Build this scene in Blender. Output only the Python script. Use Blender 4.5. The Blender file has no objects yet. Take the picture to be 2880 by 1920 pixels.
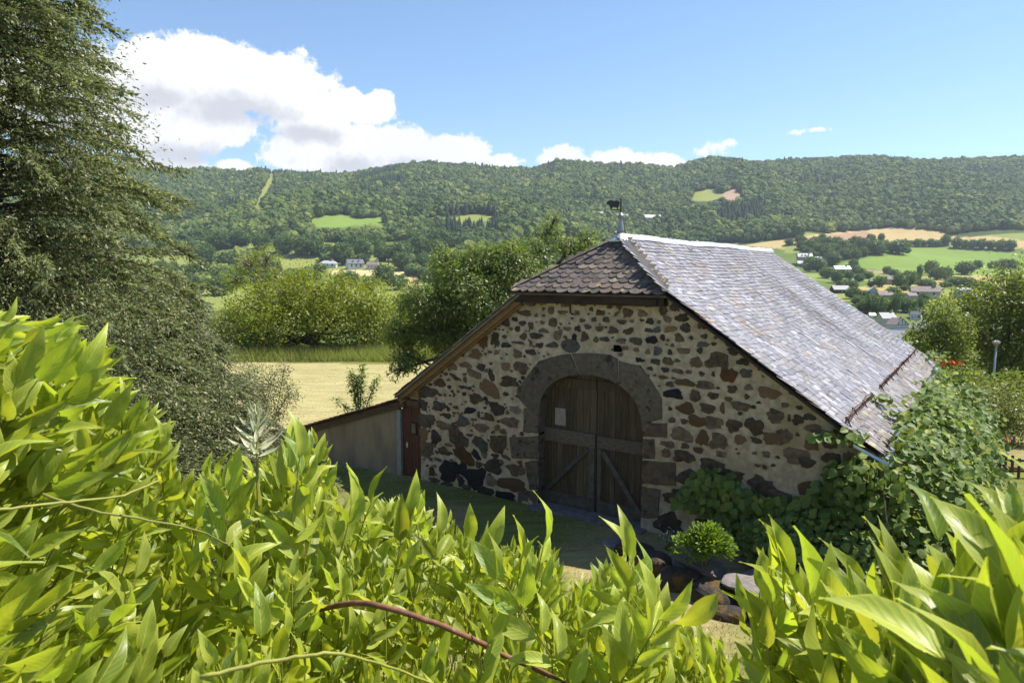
import bpy, bmesh, math, random
import numpy as np
from mathutils import Vector, Matrix, Quaternion

random.seed(7)
rng = np.random.default_rng(11)
scn = bpy.context.scene
COL = scn.collection
PI = math.pi

# ------------------------------------------------------------------ camera
F, CX, CY, H = 1920.0, 1440.0, 960.0, 5.75
PITCH = math.atan(198 / 1920.0)
cam_d = bpy.data.cameras.new('camera')
cam_d.sensor_width = 36.0
cam_d.lens = 24.0
cam_d.clip_start = 0.03
cam_d.clip_end = 12000
cam_d.dof.use_dof = True
cam_d.dof.focus_distance = 15.0
cam_d.dof.aperture_fstop = 20.0
cam = bpy.data.objects.new('camera', cam_d)
COL.objects.link(cam)
cam.location = (0, 0, H)
cam.rotation_euler = (PI / 2 - PITCH, 0, 0)
scn.camera = cam

# ------------------------------------------------------------------ sun, sky, exposure
SUN_EL, SUN_AZ = math.radians(59), math.radians(72)
SUN_DIR = Vector((math.sin(SUN_AZ) * math.cos(SUN_EL), math.cos(SUN_AZ) * math.cos(SUN_EL), math.sin(SUN_EL)))
sun_d = bpy.data.lights.new('sun', 'SUN')
sun_d.energy = 4.8
sun_d.angle = math.radians(0.53)
sun_d.color = (1.0, 0.95, 0.87)
sun = bpy.data.objects.new('sun', sun_d)
COL.objects.link(sun)
sun.location = (40, 0, 60)
sun.rotation_euler = SUN_DIR.to_track_quat('Z', 'Y').to_euler()

scn.view_settings.view_transform = 'Standard'
scn.view_settings.look = 'None'
scn.view_settings.gamma = 1.0
scn.view_settings.exposure = 0.98
scn.render.engine = 'CYCLES'
scn.cycles.use_denoising = True
try:
    scn.cycles.denoiser = 'OPENIMAGEDENOISE'
except Exception:
    pass
scn.cycles.max_bounces = 8
scn.cycles.diffuse_bounces = 3
scn.cycles.glossy_bounces = 2
scn.cycles.transmission_bounces = 5
scn.cycles.transparent_max_bounces = 8
scn.cycles.volume_bounces = 0
scn.cycles.caustics_reflective = False
scn.cycles.caustics_refractive = False
scn.cycles.sample_clamp_indirect = 6.0


def ray(x, y):
    a = (x - CX) / F
    b = (CY - y) / F
    c, s = math.cos(PITCH), math.sin(PITCH)
    return np.array([a, c + b * s, -s + b * c])


def proj(P):
    P = np.asarray(P, float)
    c, s = math.cos(PITCH), math.sin(PITCH)
    x, y, z = P[..., 0], P[..., 1], P[..., 2] - H
    f = y * c - z * s
    u = y * s + z * c
    f = np.where(np.abs(f) < 1e-6, 1e-6, f)
    return CX + F * x / f, CY - F * u / f, f


CAMP = np.array([0, 0, H])


def at(x, y, dist):
    r = ray(x, y)
    return CAMP + r / np.linalg.norm(r) * dist


def azel(x, y):
    r = ray(x, y)
    return math.atan2(r[0], r[1]), math.asin(r[2] / np.linalg.norm(r))


class NT:
    """tiny helper round a node tree"""
    def __init__(self, tree):
        self.t = tree
        tree.nodes.clear()

    def n(self, typ, **kw):
        nd = self.t.nodes.new(typ)
        for k, v in kw.items():
            if k.startswith('_'):
                setattr(nd, k[1:], v)
            else:
                key = int(k[1:]) if k[0] == 'i' and k[1:].isdigit() else k.replace('__', ' ')
                sock = nd.inputs[key]
                if isinstance(v, bpy.types.NodeSocket):
                    self.t.links.new(v, sock)
                else:
                    sock.default_value = v
        return nd

    def math(self, op, a, b=None, c=None, clamp=False):
        nd = self.t.nodes.new('ShaderNodeMath')
        nd.operation = op
        nd.use_clamp = clamp
        for i, v in enumerate((a, b, c)):
            if v is None:
                continue
            if isinstance(v, bpy.types.NodeSocket):
                self.t.links.new(v, nd.inputs[i])
            else:
                nd.inputs[i].default_value = v
        return nd.outputs[0]

    def vmath(self, op, a, b=None):
        nd = self.t.nodes.new('ShaderNodeVectorMath')
        nd.operation = op
        for i, v in enumerate((a, b)):
            if v is None:
                continue
            if isinstance(v, bpy.types.NodeSocket):
                self.t.links.new(v, nd.inputs[i])
            else:
                nd.inputs[i].default_value = v
        return nd.outputs['Value'] if op in ('LENGTH', 'DOT_PRODUCT') else nd.outputs[0]

    def ramp(self, fac, lo, hi, smooth=True):
        nd = self.t.nodes.new('ShaderNodeMapRange')
        nd.interpolation_type = 'SMOOTHSTEP' if smooth else 'LINEAR'
        self.t.links.new(fac, nd.inputs[0])
        nd.inputs[1].default_value = lo
        nd.inputs[2].default_value = hi
        return nd.outputs[0]

    def mix(self, fac, a, b, blend='MIX'):
        nd = self.t.nodes.new('ShaderNodeMix')
        nd.data_type = 'RGBA'
        nd.blend_type = blend
        for sock, v in ((nd.inputs[0], fac), (nd.inputs[6], a), (nd.inputs[7], b)):
            if isinstance(v, bpy.types.NodeSocket):
                self.t.links.new(v, sock)
            else:
                sock.default_value = v if not isinstance(v, tuple) or len(v) == 4 else (*v, 1)
        return nd.outputs[2]

    def noise(self, vec, scale, detail=4, rough=.55, dist=0.0):
        nd = self.n('ShaderNodeTexNoise')
        if vec is not None:
            self.t.links.new(vec, nd.inputs['Vector'])
        nd.inputs['Scale'].default_value = scale
        nd.inputs['Detail'].default_value = detail
        nd.inputs['Roughness'].default_value = rough
        nd.inputs['Distortion'].default_value = dist
        return nd.outputs[0]


world = bpy.data.worlds.new('World')
scn.world = world
world.use_nodes = True
w = NT(world.node_tree)
sky = w.n('ShaderNodeTexSky')
sky.sky_type = 'NISHITA'
sky.sun_disc = False
sky.sun_elevation = SUN_EL
sky.sun_rotation = SUN_AZ
sky.altitude = 700
sky.air_density = 1.0
sky.dust_density = 0.1
sky.ozone_density = 1.2
SKY_STRENGTH = 0.092
tc = w.n('ShaderNodeTexCoord')
dirv = w.vmath('NORMALIZE', tc.outputs['Generated'])
sep = w.n('ShaderNodeSeparateXYZ', Vector=dirv)
az = w.math('ARCTAN2', sep.outputs[0], sep.outputs[1])
el = w.math('ARCSINE', sep.outputs[2])
warp = w.n('ShaderNodeTexNoise', Vector=dirv, Scale=9.0, Detail=3.0)
wv = w.n('ShaderNodeSeparateColor', Color=warp.outputs['Color'])
azw = w.math('MULTIPLY_ADD', w.math('SUBTRACT', wv.outputs[0], .5), .05, az)
elw = w.math('MULTIPLY_ADD', w.math('SUBTRACT', wv.outputs[1], .5), .03, el)
pvec = w.n('ShaderNodeCombineXYZ', X=azw, Y=elw).outputs[0]


def blobs(lst):
    out = None
    for (x, y, rx, ry) in lst:
        a0, e0 = azel(x, y)
        a1, _ = azel(x + rx, y)
        _, e1 = azel(x, y - ry)
        d = w.vmath('SUBTRACT', pvec, (a0, e0, 0))
        d = w.vmath('MULTIPLY', d, (1 / abs(a1 - a0), 1 / abs(e1 - e0), 0))
        v = w.math('SUBTRACT', 1.0, w.vmath('LENGTH', d))
        out = v if out is None else w.math('SMOOTH_MAX', out, v, .25)
    return out


def zc(lst):
    return [(300 + x / 2.138, 60 + y / 2.138, rx / 2.138, ry / 2.138) for x, y, rx, ry in lst]


cloud = blobs(zc([(-500, 420, 420, 300), (-120, 330, 340, 260), (430, 490, 380, 210), (60, 560, 330, 240), (230, 300, 330, 240), (560, 290, 300, 220), (900, 380, 330, 200),
                  (1130, 420, 280, 230), (1420, 520, 240, 130), (1620, 520, 130, 120), (300, 640, 420, 200),
                  (700, 650, 270, 120), (1250, 640, 260, 110), (1250, 800, 330, 150), (1480, 800, 330, 200), (1780, 800, 330, 170),
                  (2120, 810, 260, 140), (760, 890, 130, 75), (380, 880, 240, 90), (2330, 870, 180, 70)])
              + [(1600, 455, 80, 48), (1760, 465, 105, 60), (1860, 470, 60, 40)])
n1 = w.noise(dirv, 15.0, 7, .58)
n2 = w.noise(dirv, 58.0, 6, .62)
dens = w.math('ADD', cloud, w.math('MULTIPLY', w.math('SUBTRACT', n1, .5), 1.3))
dens = w.math('ADD', dens, w.math('MULTIPLY', w.math('SUBTRACT', n2, .5), .75))
# the rest of the sky carries the same scattered low cumulus
far_n = w.noise(dirv, 4.2, 7, .58)
side = w.ramp(w.math('ABSOLUTE', az), .75, 1.0)
low = w.math('SUBTRACT', 1.0, w.ramp(el, .15, .55))
dens2 = w.math('SUBTRACT', w.math('MULTIPLY', w.math('SUBTRACT', far_n, .50), 3.2), .16)
dens2 = w.math('MULTIPLY', w.math('MULTIPLY', dens2, side), low)
n3 = w.noise(dirv, 150.0, 4, .6)
dens = w.math('ADD', dens, w.math('MULTIPLY', w.math('SUBTRACT', n3, .5), .35))
alpha = w.ramp(dens, -.02, .20)
alpha = w.math('MAXIMUM', alpha, w.ramp(dens2, .02, .3))
wisp = blobs([(1978, 422, 48, 22), (2018, 411, 56, 26), (2054, 402, 40, 18), (2248, 370, 40, 14), (2284, 365, 38, 12)])
wisp = w.math('ADD', w.math('MULTIPLY', wisp, .8), w.math('MULTIPLY', w.math('SUBTRACT', n2, .55), 1.5))
wisp = w.math('ADD', wisp, w.math('MULTIPLY', w.math('SUBTRACT', n3, .5), 1.1))
alpha = w.math('MAXIMUM', alpha, w.math('MULTIPLY', w.ramp(wisp, .05, .6), .92))
gray = blobs(zc([(330, 450, 230, 90), (820, 550, 430, 100), (420, 780, 330, 80), (1480, 880, 280, 80),
                 (1200, 690, 230, 75), (-300, 560, 300, 120), (1980, 880, 300, 40)]))
gmask = w.math('ADD', gray, w.math('MULTIPLY', w.math('SUBTRACT', n1, .5), 2.2))
gmask = w.math('ADD', gmask, w.math('MULTIPLY', w.math('SUBTRACT', n2, .5), 1.0))
gmask = w.ramp(gmask, -.3, .8)
soft = w.ramp(w.noise(dirv, 9.0, 6, .55), .35, .7)
ccol = w.mix(w.math('MULTIPLY', gmask, .78), (1.0, 1.0, 1.0), (.47, .47, .53))
ccol = w.mix(w.math('MULTIPLY', soft, .34), ccol, (.66, .68, .75))
ccol = w.mix(w.math('MULTIPLY', w.ramp(n2, .42, .68), .16), ccol, (.62, .64, .70))
sky_col = w.mix(1.0, sky.outputs[0], (.84, .97, 1.05), 'MULTIPLY')
bg_sky = w.n('ShaderNodeBackground', Color=sky_col, Strength=SKY_STRENGTH)
bg_cl = w.n('ShaderNodeBackground', Color=ccol, Strength=.60)
mixs = w.n('ShaderNodeMixShader', i0=alpha, i1=bg_sky.outputs[0], i2=bg_cl.outputs[0])
w.n('ShaderNodeOutputWorld', Surface=mixs.outputs[0])
world.cycles.sampling_method = 'MANUAL'
world.cycles.sample_map_resolution = 512

# ------------------------------------------------------------------ small helpers


def put(o, parent=None, kind=None, label=None, cat=None, group=None):
    COL.objects.link(o)
    if parent is not None:
        o.parent = parent
    if kind:
        o['kind'] = kind
    if label:
        o['label'] = label
    if cat:
        o['category'] = cat
    if group:
        o['group'] = group
    return o


def thing(name, loc, label, cat, group=None, rz=0.0):
    o = bpy.data.objects.new(name, None)
    o.empty_display_size = .2
    o.location = loc
    o.rotation_euler = (0, 0, rz)
    return put(o, None, None, label, cat, group)


def make_mesh(name, V, Fc, mat=None, smooth=False, uv=None):
    """V (n,3) array; Fc: list of faces, or (m,k) int array"""
    me = bpy.data.meshes.new(name)
    V = np.asarray(V, dtype=np.float32)
    if isinstance(Fc, np.ndarray):
        m, k = Fc.shape
        me.vertices.add(len(V))
        me.vertices.foreach_set('co', V.ravel())
        me.loops.add(m * k)
        me.loops.foreach_set('vertex_index', Fc.astype(np.int32).ravel())
        me.polygons.add(m)
        me.polygons.foreach_set('loop_start', np.arange(0, m * k, k, dtype=np.int32))
        if uv is not None:
            l = me.uv_layers.new(name='UVMap')
            l.data.foreach_set('uv', np.asarray(uv, np.float32)[Fc.ravel()].ravel())
        me.update(calc_edges=True)
        me.validate()
    else:
        me.from_pydata([tuple(map(float, v)) for v in V], [], [tuple(f) for f in Fc])
        me.update()
    if smooth:
        me.polygons.foreach_set('use_smooth', np.ones(len(me.polygons), bool))
    if mat is not None:
        me.materials.append(mat)
    return me


def obj(name, me, parent=None, loc=(0, 0, 0), **kw):
    o = bpy.data.objects.new(name, me)
    o.location = loc
    return put(o, parent, **kw)


def wobj(name, V, Fc, mat, parent=None, smooth=False, uv=None, **kw):
    """mesh given in world coordinates, placed under a parent that is only translated / z-rotated"""
    V = np.asarray(V, float)
    if parent is not None:
        Mi = np.array(parent.matrix_basis.inverted()) if parent.parent is None else np.array((parent.parent.matrix_basis @ parent.matrix_basis).inverted())
        V = V @ Mi[:3, :3].T + Mi[:3, 3]
    elif len(V):
        pass
    return obj(name, make_mesh(name, V, Fc, mat, smooth, uv), parent, **kw)


def box_vf(x0, x1, y0, y1, z0, z1):
    V = [(x, y, z) for z in (z0, z1) for y in (y0, y1) for x in (x0, x1)]
    Fc = [(0, 2, 3, 1), (4, 5, 7, 6), (0, 1, 5, 4), (2, 6, 7, 3), (0, 4, 6, 2), (1, 3, 7, 5)]
    return np.array(V, float), Fc


def join_vf(parts):
    V, Fc, n = [], [], 0
    for v, f in parts:
        V.append(np.asarray(v, float))
        Fc += [tuple(i + n for i in q) for q in f]
        n += len(v)
    return np.concatenate(V), Fc


def bar_vf(p, q, wd, th, up=(0, 0, 1)):
    """rectangular bar from p to q"""
    p, q = np.array(p, float), np.array(q, float)
    d = (q - p) / np.linalg.norm(q - p)
    u = np.array(up, float)
    s = np.cross(d, u)
    s /= np.linalg.norm(s)
    u = np.cross(s, d)
    V = []
    for e in (p, q):
        for a, b in ((-1, -1), (1, -1), (1, 1), (-1, 1)):
            V.append(e + s * a * wd / 2 + u * b * th / 2)
    Fc = [(0, 1, 2, 3), (7, 6, 5, 4), (0, 4, 5, 1), (1, 5, 6, 2), (2, 6, 7, 3), (3, 7, 4, 0)]
    return np.array(V), Fc


def tube_vf(pts, rad, n=7, cap=True):
    pts = [np.array(p, float) for p in pts]
    if not hasattr(rad, '__len__'):
        rad = [rad] * len(pts)
    V, Fc = [], []
    prev = None
    for i, p in enumerate(pts):
        d = pts[min(i + 1, len(pts) - 1)] - pts[max(i - 1, 0)]
        d = d / (np.linalg.norm(d) + 1e-9)
        if prev is None:
            a = np.array([0, 0, 1.0]) if abs(d[2]) < .9 else np.array([1.0, 0, 0])
            u = np.cross(d, a)
        else:
            u = prev - d * np.dot(prev, d)
        u /= np.linalg.norm(u) + 1e-9
        prev = u
        v = np.cross(d, u)
        for k in range(n):
            t = 2 * PI * k / n
            V.append(p + (u * math.cos(t) + v * math.sin(t)) * rad[i])
    for i in range(len(pts) - 1):
        for k in range(n):
            a, b = i * n + k, i * n + (k + 1) % n
            Fc.append((a, b, b + n, a + n))
    if cap:
        Fc.append(tuple(range(n))[::-1])
        Fc.append(tuple(range((len(pts) - 1) * n, len(pts) * n)))
    return np.array(V), Fc


def lathe_vf(prof, n=20, c=(0, 0, 0)):
    V, Fc = [], []
    for r, z in prof:
        for k in range(n):
            t = 2 * PI * k / n
            V.append((c[0] + r * math.cos(t), c[1] + r * math.sin(t), c[2] + z))
    for i in range(len(prof) - 1):
        for k in range(n):
            a, b = i * n + k, i * n + (k + 1) % n
            Fc.append((a, b, b + n, a + n))
    Fc.append(tuple(range(n))[::-1])
    Fc.append(tuple(range((len(prof) - 1) * n, len(prof) * n)))
    return np.array(V), Fc


def fbm(x, y, seed=0, octaves=4):
    """cheap smooth noise from sums of sines, about -1..1"""
    r = np.random.default_rng(seed)
    out = 0
    amp, fr = 1.0, 1.0
    for _ in range(octaves):
        for _k in range(3):
            th = r.uniform(0, 2 * PI)
            f = fr * r.uniform(.7, 1.3)
            out = out + amp * np.sin((x * math.cos(th) + y * math.sin(th)) * f + r.uniform(0, 6.28)) / 3
        amp *= .5
        fr *= 2.03
    return out


def sstep(a, b, x):
    t = np.clip((np.asarray(x, float) - a) / (b - a), 0, 1)
    return t * t * (3 - 2 * t)


# ------------------------------------------------------------------ materials
def rnd_node(t):
    geo = t.n('ShaderNodeNewGeometry')
    oi = t.n('ShaderNodeObjectInfo')
    return t.math('FRACT', t.math('ADD', t.math('MULTIPLY', geo.outputs['Random Per Island'], 7.31), t.math('MULTIPLY', oi.outputs['Random'], 5.17))), geo.outputs['Position']


def gmat(name, c1, c2, scale=3.0, rough=.85, bump=.3, bscale=30., rnd=.25, c3=None, c3scale=1.2, c3lo=.55, c3hi=.7,
         spec=.3, metallic=0., tint=None, stretch=(1, 1, 1), bdist=.02, coat=0.0):
    m = bpy.data.materials.new(name)
    m.use_nodes = True
    t = NT(m.node_tree)
    r, pos = rnd_node(t)
    p = t.vmath('MULTIPLY', pos, stretch)
    nz = t.noise(p, scale, 6, .6)
    col = t.mix(t.ramp(nz, .32, .68), c1, c2)
    if tint is not None:
        col = t.mix(t.ramp(r, .55, .95), col, tint)
    if c3 is not None:
        n3 = t.noise(t.vmath('ADD', p, (3.1, 7.7, 1.3)), c3scale, 5, .65)
        col = t.mix(t.ramp(n3, c3lo, c3hi), col, c3)
    if rnd:
        v = t.math('MULTIPLY_ADD', t.math('FRACT', t.math('MULTIPLY', r, 9.7)), 2 * rnd, 1 - rnd)
        hs = t.n('ShaderNodeHueSaturation', Color=col, Value=v)
        col = hs.outputs[0]
    b = t.n('ShaderNodeBsdfPrincipled', Base__Color=col, Roughness=rough, Metallic=metallic)
    b.inputs['Specular IOR Level'].default_value = spec
    if coat:
        b.inputs['Coat Weight'].default_value = coat
    if bump:
        nb = t.noise(p, bscale, 6, .65)
        bn = t.n('ShaderNodeBump', Strength=bump, Distance=bdist, Height=nb)
        t.t.links.new(bn.outputs[0], b.inputs['Normal'])
    t.n('ShaderNodeOutputMaterial', Surface=b.outputs[0])
    return m


def leafmat(name, ca, cb, tr, trw=.45, rough=.42, spec=.35, veins=False, cc=None, var=.25, ccfac=(.75, .95)):
    """leaf: reflecting face plus light passing through"""
    m = bpy.data.materials.new(name)
    m.use_nodes = True
    t = NT(m.node_tree)
    r, pos = rnd_node(t)
    col = t.mix(r, ca, cb)
    if cc is not None:
        col = t.mix(t.ramp(t.math('FRACT', t.math('MULTIPLY', r, 3.7)), *ccfac), col, cc)
    nz = t.noise(pos, 3.0, 3, .5)
    v = t.math('MULTIPLY_ADD', t.math('FRACT', t.math('MULTIPLY', r, 11.3)), 2 * var, 1 - var)
    v = t.math('MULTIPLY', v, t.math('MULTIPLY_ADD', nz, .7, .65))
    tcol = t.mix(r, tr, tuple(min(1, a * b) for a, b in zip(tr, (.72, .95, .9))))
    nrm = None
    if veins:
        uv = t.n('ShaderNodeUVMap')
        s = t.n('ShaderNodeSeparateXYZ', Vector=uv.outputs[0])
        across = t.math('ABSOLUTE', t.math('SUBTRACT', s.outputs[0], .5))
        ph = t.math('SUBTRACT', t.math('MULTIPLY', s.outputs[1], 50.), t.math('MULTIPLY', across, 34.))
        side = t.ramp(t.math('SINE', ph), .80, 1.0)
        mid = t.math('SUBTRACT', 1., t.ramp(across, .008, .028))
        vein = t.math('MAXIMUM', t.math('MULTIPLY', side, .45), mid)
        edge = t.math('MULTIPLY', t.ramp(across, .40, .49), .5)
        vv = t.math('MAXIMUM', vein, edge)
        col = t.mix(t.math('MULTIPLY', vv, .5), col, tuple(min(1, a * b) for a, b in zip(cb, (2.6, 2.0, 2.2))))
        tcol = t.mix(t.math('MULTIPLY', vv, .4), tcol, (.62, .68, .16))
        bl = t.noise(pos, 60., 3, .5)
        bh = t.math('ADD', t.math('MULTIPLY', t.math('SINE', ph), .13), t.math('MULTIPLY', bl, 1.0))
        bh = t.math('SUBTRACT', bh, t.math('MULTIPLY', mid, 1.0))
        nrm = t.n('ShaderNodeBump', Strength=.3, Distance=.0012, Height=bh).outputs[0]
    if veins:
        mot = t.ramp(t.noise(pos, 38., 4, .6), .62, .74)
        col = t.mix(t.math('MULTIPLY', mot, .35), col, (.34, .27, .06))
    hs = t.n('ShaderNodeHueSaturation', Color=col, Value=v)
    hs2 = t.n('ShaderNodeHueSaturation', Color=tcol, Value=v)
    b = t.n('ShaderNodeBsdfPrincipled', Base__Color=hs.outputs[0], Roughness=rough)
    b.inputs['Specular IOR Level'].default_value = spec
    tb = t.n('ShaderNodeBsdfTranslucent', Color=hs2.outputs[0])
    if nrm is not None:
        t.t.links.new(nrm, b.inputs['Normal'])
        t.t.links.new(nrm, tb.inputs['Normal'])
    mx = t.n('ShaderNodeMixShader', i0=trw, i1=b.outputs[0], i2=tb.outputs[0])
    t.n('ShaderNodeOutputMaterial', Surface=mx.outputs[0])
    return m


MT = {}
MT['mortar'] = gmat('lime mortar', (.56, .45, .325), (.36, .285, .20), 6, .95, 1.0, 20, 0, c3=(.33, .25, .14), c3scale=.8, c3lo=.5, c3hi=.75, spec=.1, bdist=.03)
MT['stone_b'] = gmat('brown basalt', (.165, .112, .074), (.074, .054, .040), 9, .9, 1.0, 26, .4, tint=(.155, .092, .050), spec=.2)
MT['stone_d'] = gmat('dark basalt', (.092, .069, .053), (.044, .035, .029), 7, .88, .8, 40, .35, spec=.25)
MT['stone_g'] = gmat('grey basalt', (.098, .090, .080), (.06, .056, .05), 7, .9, .8, 40, .25, spec=.2)
MT['stone_o'] = gmat('rusty stone', (.135, .058, .022), (.07, .042, .026), 6, .9, .8, 40, .2, spec=.2)
MT['stone_t'] = gmat('pale stone', (.20, .165, .125), (.13, .10, .075), 7, .9, .8, 40, .2, spec=.2)
MT['stone_k'] = gmat('black basalt', (.020, .018, .020), (.011, .010, .011), 7, .8, .9, 25, .25, spec=.3)
MT['vous'] = gmat('dressed lava stone', (.155, .120, .090), (.095, .075, .058), 9, .92, .8, 40, .12, c3=(.040, .034, .030), c3scale=5, c3lo=.56, c3hi=.64, spec=.2)
MT['jambr'] = gmat('brown lava stone', (.155, .105, .064), (.08, .062, .048), 6, .92, .8, 50, .2, c3=(.05, .042, .038), c3scale=4, spec=.2)
MT['slate'] = gmat('slate', (.198, .184, .198), (.128, .121, .130), 6, .46, .25, 25, .32, c3=(.20, .145, .085), c3scale=1.5, c3lo=.52, c3hi=.70, spec=.5, tint=(.285, .268, .278), bdist=.01)
MT['slate_old'] = gmat('weathered slate', (.20, .16, .135), (.12, .10, .09), 5, .6, .4, 25, .3, c3=(.30, .25, .12), c3scale=2.4, c3lo=.56, c3hi=.7, spec=.35, tint=(.23, .22, .23))
MT['shingle'] = gmat('lichened lava shingle', (.16, .132, .115), (.09, .075, .068), 12, .9, .8, 50, .3, c3=(.38, .30, .13), c3scale=5.0, c3lo=.60, c3hi=.68, spec=.2, tint=(.20, .155, .125))
MT['zinc'] = gmat('zinc', (.62, .64, .67), (.50, .52, .55), 3, .38, .12, 14, .05, metallic=.55, spec=.5)
MT['zinc_d'] = gmat('dull zinc', (.30, .32, .34), (.22, .235, .25), 5, .42, .15, 20, .05, metallic=.6, spec=.5)
MT['iron'] = gmat('dark iron', (.05, .053, .06), (.035, .037, .04), 20, .6, .2, 60, 0, metallic=.3)
MT['rust'] = gmat('rusty iron', (.115, .042, .025), (.06, .03, .022), 16, .85, .5, 60, .2)
MT['roofdark'] = gmat('roof boarding', (.05, .038, .03), (.03, .024, .02), 6, .95, .2, 30, 0)
MT['wood_new'] = gmat('pale barge wood', (.30, .185, .085), (.19, .115, .055), 4, .8, .4, 40, .15, stretch=(1, 1, 6))
MT['wood_beam'] = gmat('weathered beam', (.115, .082, .058), (.062, .046, .035), 5, .9, .5, 40, .15, stretch=(1, 1, 5))
MT['wood_dark'] = gmat('dark timber', (.055, .035, .025), (.03, .021, .017), 5, .9, .5, 40, .15)
MT['redwood'] = gmat('red stained planks', (.105, .035, .018), (.062, .022, .013), 3, .7, .3, 40, .12, stretch=(8, 8, 1))
MT['render'] = gmat('cement render', (.27, .215, .15), (.20, .16, .115), 1.6, .95, .5, 40, 0, c3=(.15, .128, .10), c3scale=1.4, c3lo=.46, c3hi=.68, stretch=(1, 1, .4))
MT['concrete'] = gmat('concrete post', (.27, .27, .25), (.20, .20, .19), 6, .95, .4, 40, 0)
MT['clay'] = gmat('clay tile', (.185, .075, .045), (.10, .05, .036), 8, .9, .4, 40, .35, tint=(.09, .06, .05))
MT['paper'] = gmat('old paper', (.34, .30, .25), (.26, .23, .19), 12, .9, .1, 40, 0)
MT['bark'] = gmat('bark', (.085, .065, .05), (.04, .032, .027), 8, .95, .8, 18, 0, stretch=(1, 1, .25))
MT['bark_p'] = gmat('pale twig bark', (.20, .155, .12), (.12, .09, .07), 10, .9, .4, 30, .2)
MT['branch'] = gmat('wisteria wood', (.22, .10, .055), (.12, .06, .04), 60, .8, .5, 300, .1, c3=(.33, .26, .20), c3scale=40, c3lo=.6, c3hi=.72, bdist=.002)
MT['stem'] = gmat('green stem', (.28, .26, .055), (.20, .21, .045), 30, .55, .2, 200, .15, bdist=.002)
MT['moss'] = gmat('mossy stone', (.060, .050, .042), (.032, .027, .024), 6, .95, 1.0, 14, .2, c3=(.125, .078, .018), c3scale=2.6, c3lo=.47, c3hi=.62, bdist=.05)
MT['flat'] = gmat('flat grey stone', (.22, .19, .18), (.13, .115, .11), 6, .9, .7, 22, .15, bdist=.03)
MT['asphalt'] = gmat('asphalt', (.16, .155, .15), (.12, .118, .115), .6, .9, .2, 20, 0)
MT['road'] = MT['asphalt']


def plankmat():
    m = bpy.data.materials.new('peeling door planks')
    m.use_nodes = True
    t = NT(m.node_tree)
    r, pos = rnd_node(t)
    p = t.vmath('MULTIPLY', pos, (26, 26, 1.5))
    n = t.noise(p, 1.0, 5, .6)
    p2 = t.vmath('ADD', t.vmath('MULTIPLY', pos, (40, 40, 2.2)), (4, 9, 2))
    n2 = t.noise(p2, 1.0, 4, .65)
    col = t.mix(t.ramp(n, .3, .7), (.060, .042, .026), (.105, .078, .050))
    col = t.mix(t.ramp(n2, .58, .74), col, (.21, .165, .105))
    v = t.math('MULTIPLY_ADD', r, .6, .7)
    hs = t.n('ShaderNodeHueSaturation', Color=col, Value=v)
    b = t.n('ShaderNodeBsdfPrincipled', Base__Color=hs.outputs[0], Roughness=.85)
    b.inputs['Specular IOR Level'].default_value = .2
    bn = t.n('ShaderNodeBump', Strength=.6, Distance=.01, Height=n2)
    t.t.links.new(bn.outputs[0], b.inputs['Normal'])
    t.n('ShaderNodeOutputMaterial', Surface=b.outputs[0])
    return m


MT['plank'] = plankmat()
MT['rail'] = gmat('grey door rail', (.17, .135, .10), (.085, .066, .05), 5, .9, .5, 50, .1, stretch=(2, 2, 9))
MT['brace'] = gmat('grey brace', (.125, .105, .088), (.075, .065, .056), 7, .85, .4, 60, .1)
MT['wist'] = leafmat('wisteria leaf', (.200, .265, .036), (.345, .385, .058), (.84, .84, .045), .34, .42, .42, True, cc=(.085, .150, .030), ccfac=(.7, .9))
MT['wist_pale'] = leafmat('young wisteria leaf', (.62, .58, .36), (.72, .68, .48), (.8, .78, .5), .4, .5, .3, True)
MT['kiwi'] = leafmat('kiwi leaf', (.080, .140, .034), (.145, .205, .046), (.34, .42, .035), .30, .55, .32, True, cc=(.25, .26, .035), ccfac=(.74, .94))
MT['cherry'] = leafmat('cherry leaf', (.080, .122, .030), (.135, .172, .038), (.32, .39, .04), .36, .44, .35, cc=(.22, .20, .045), var=.12)
MT['oak'] = leafmat('yellow green leaf', (.110, .150, .018), (.205, .230, .020), (.44, .45, .02), .34, .5, .3, cc=(.31, .25, .018), var=.12)
MT['tree_r'] = leafmat('dark green leaf', (.062, .092, .020), (.118, .148, .024), (.34, .38, .03), .36, .46, .3, cc=(.26, .26, .03), var=.12)
MT['shrub'] = leafmat('shrub leaf', (.12, .15, .035), (.20, .21, .05), (.34, .36, .05), .35, .38, .5, cc=(.32, .28, .06))
MT['bush'] = leafmat('bright bush leaf', (.11, .185, .025), (.17, .25, .035), (.34, .46, .03), .34, .42, .4)
MT['haw'] = leafmat('small dull leaf', (.085, .105, .035), (.13, .145, .05), (.25, .28, .05), .3, .45, .35)
MT['conif'] = leafmat('cypress spray', (.110, .145, .062), (.235, .24, .11), (.34, .36, .10), .32, .5, .4, cc=(.33, .25, .13), var=.4, ccfac=(.8, .97))
MT['conif2'] = leafmat('grey cypress spray', (.125, .15, .075), (.235, .235, .12), (.32, .34, .11), .30, .5, .4, cc=(.27, .20, .14), var=.35)
MT['grass'] = leafmat('grass blade', (.16, .175, .04), (.26, .23, .08), (.30, .30, .06), .3, .6, .2, cc=(.40, .32, .16), ccfac=(.45, .8))
MT['hay'] = leafmat('hay blade', (.34, .29, .13), (.42, .35, .17), (.45, .38, .18), .3, .7, .1, cc=(.22, .24, .06), var=.15)
MT['tallgrass'] = leafmat('tall grass', (.18, .225, .05), (.28, .29, .07), (.4, .42, .07), .38, .6, .2, cc=(.34, .24, .17), ccfac=(.82, .97))
MT['white'] = gmat('white wall', (.60, .59, .56), (.52, .51, .49), 1, .9, .1, 10, 0)
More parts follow.
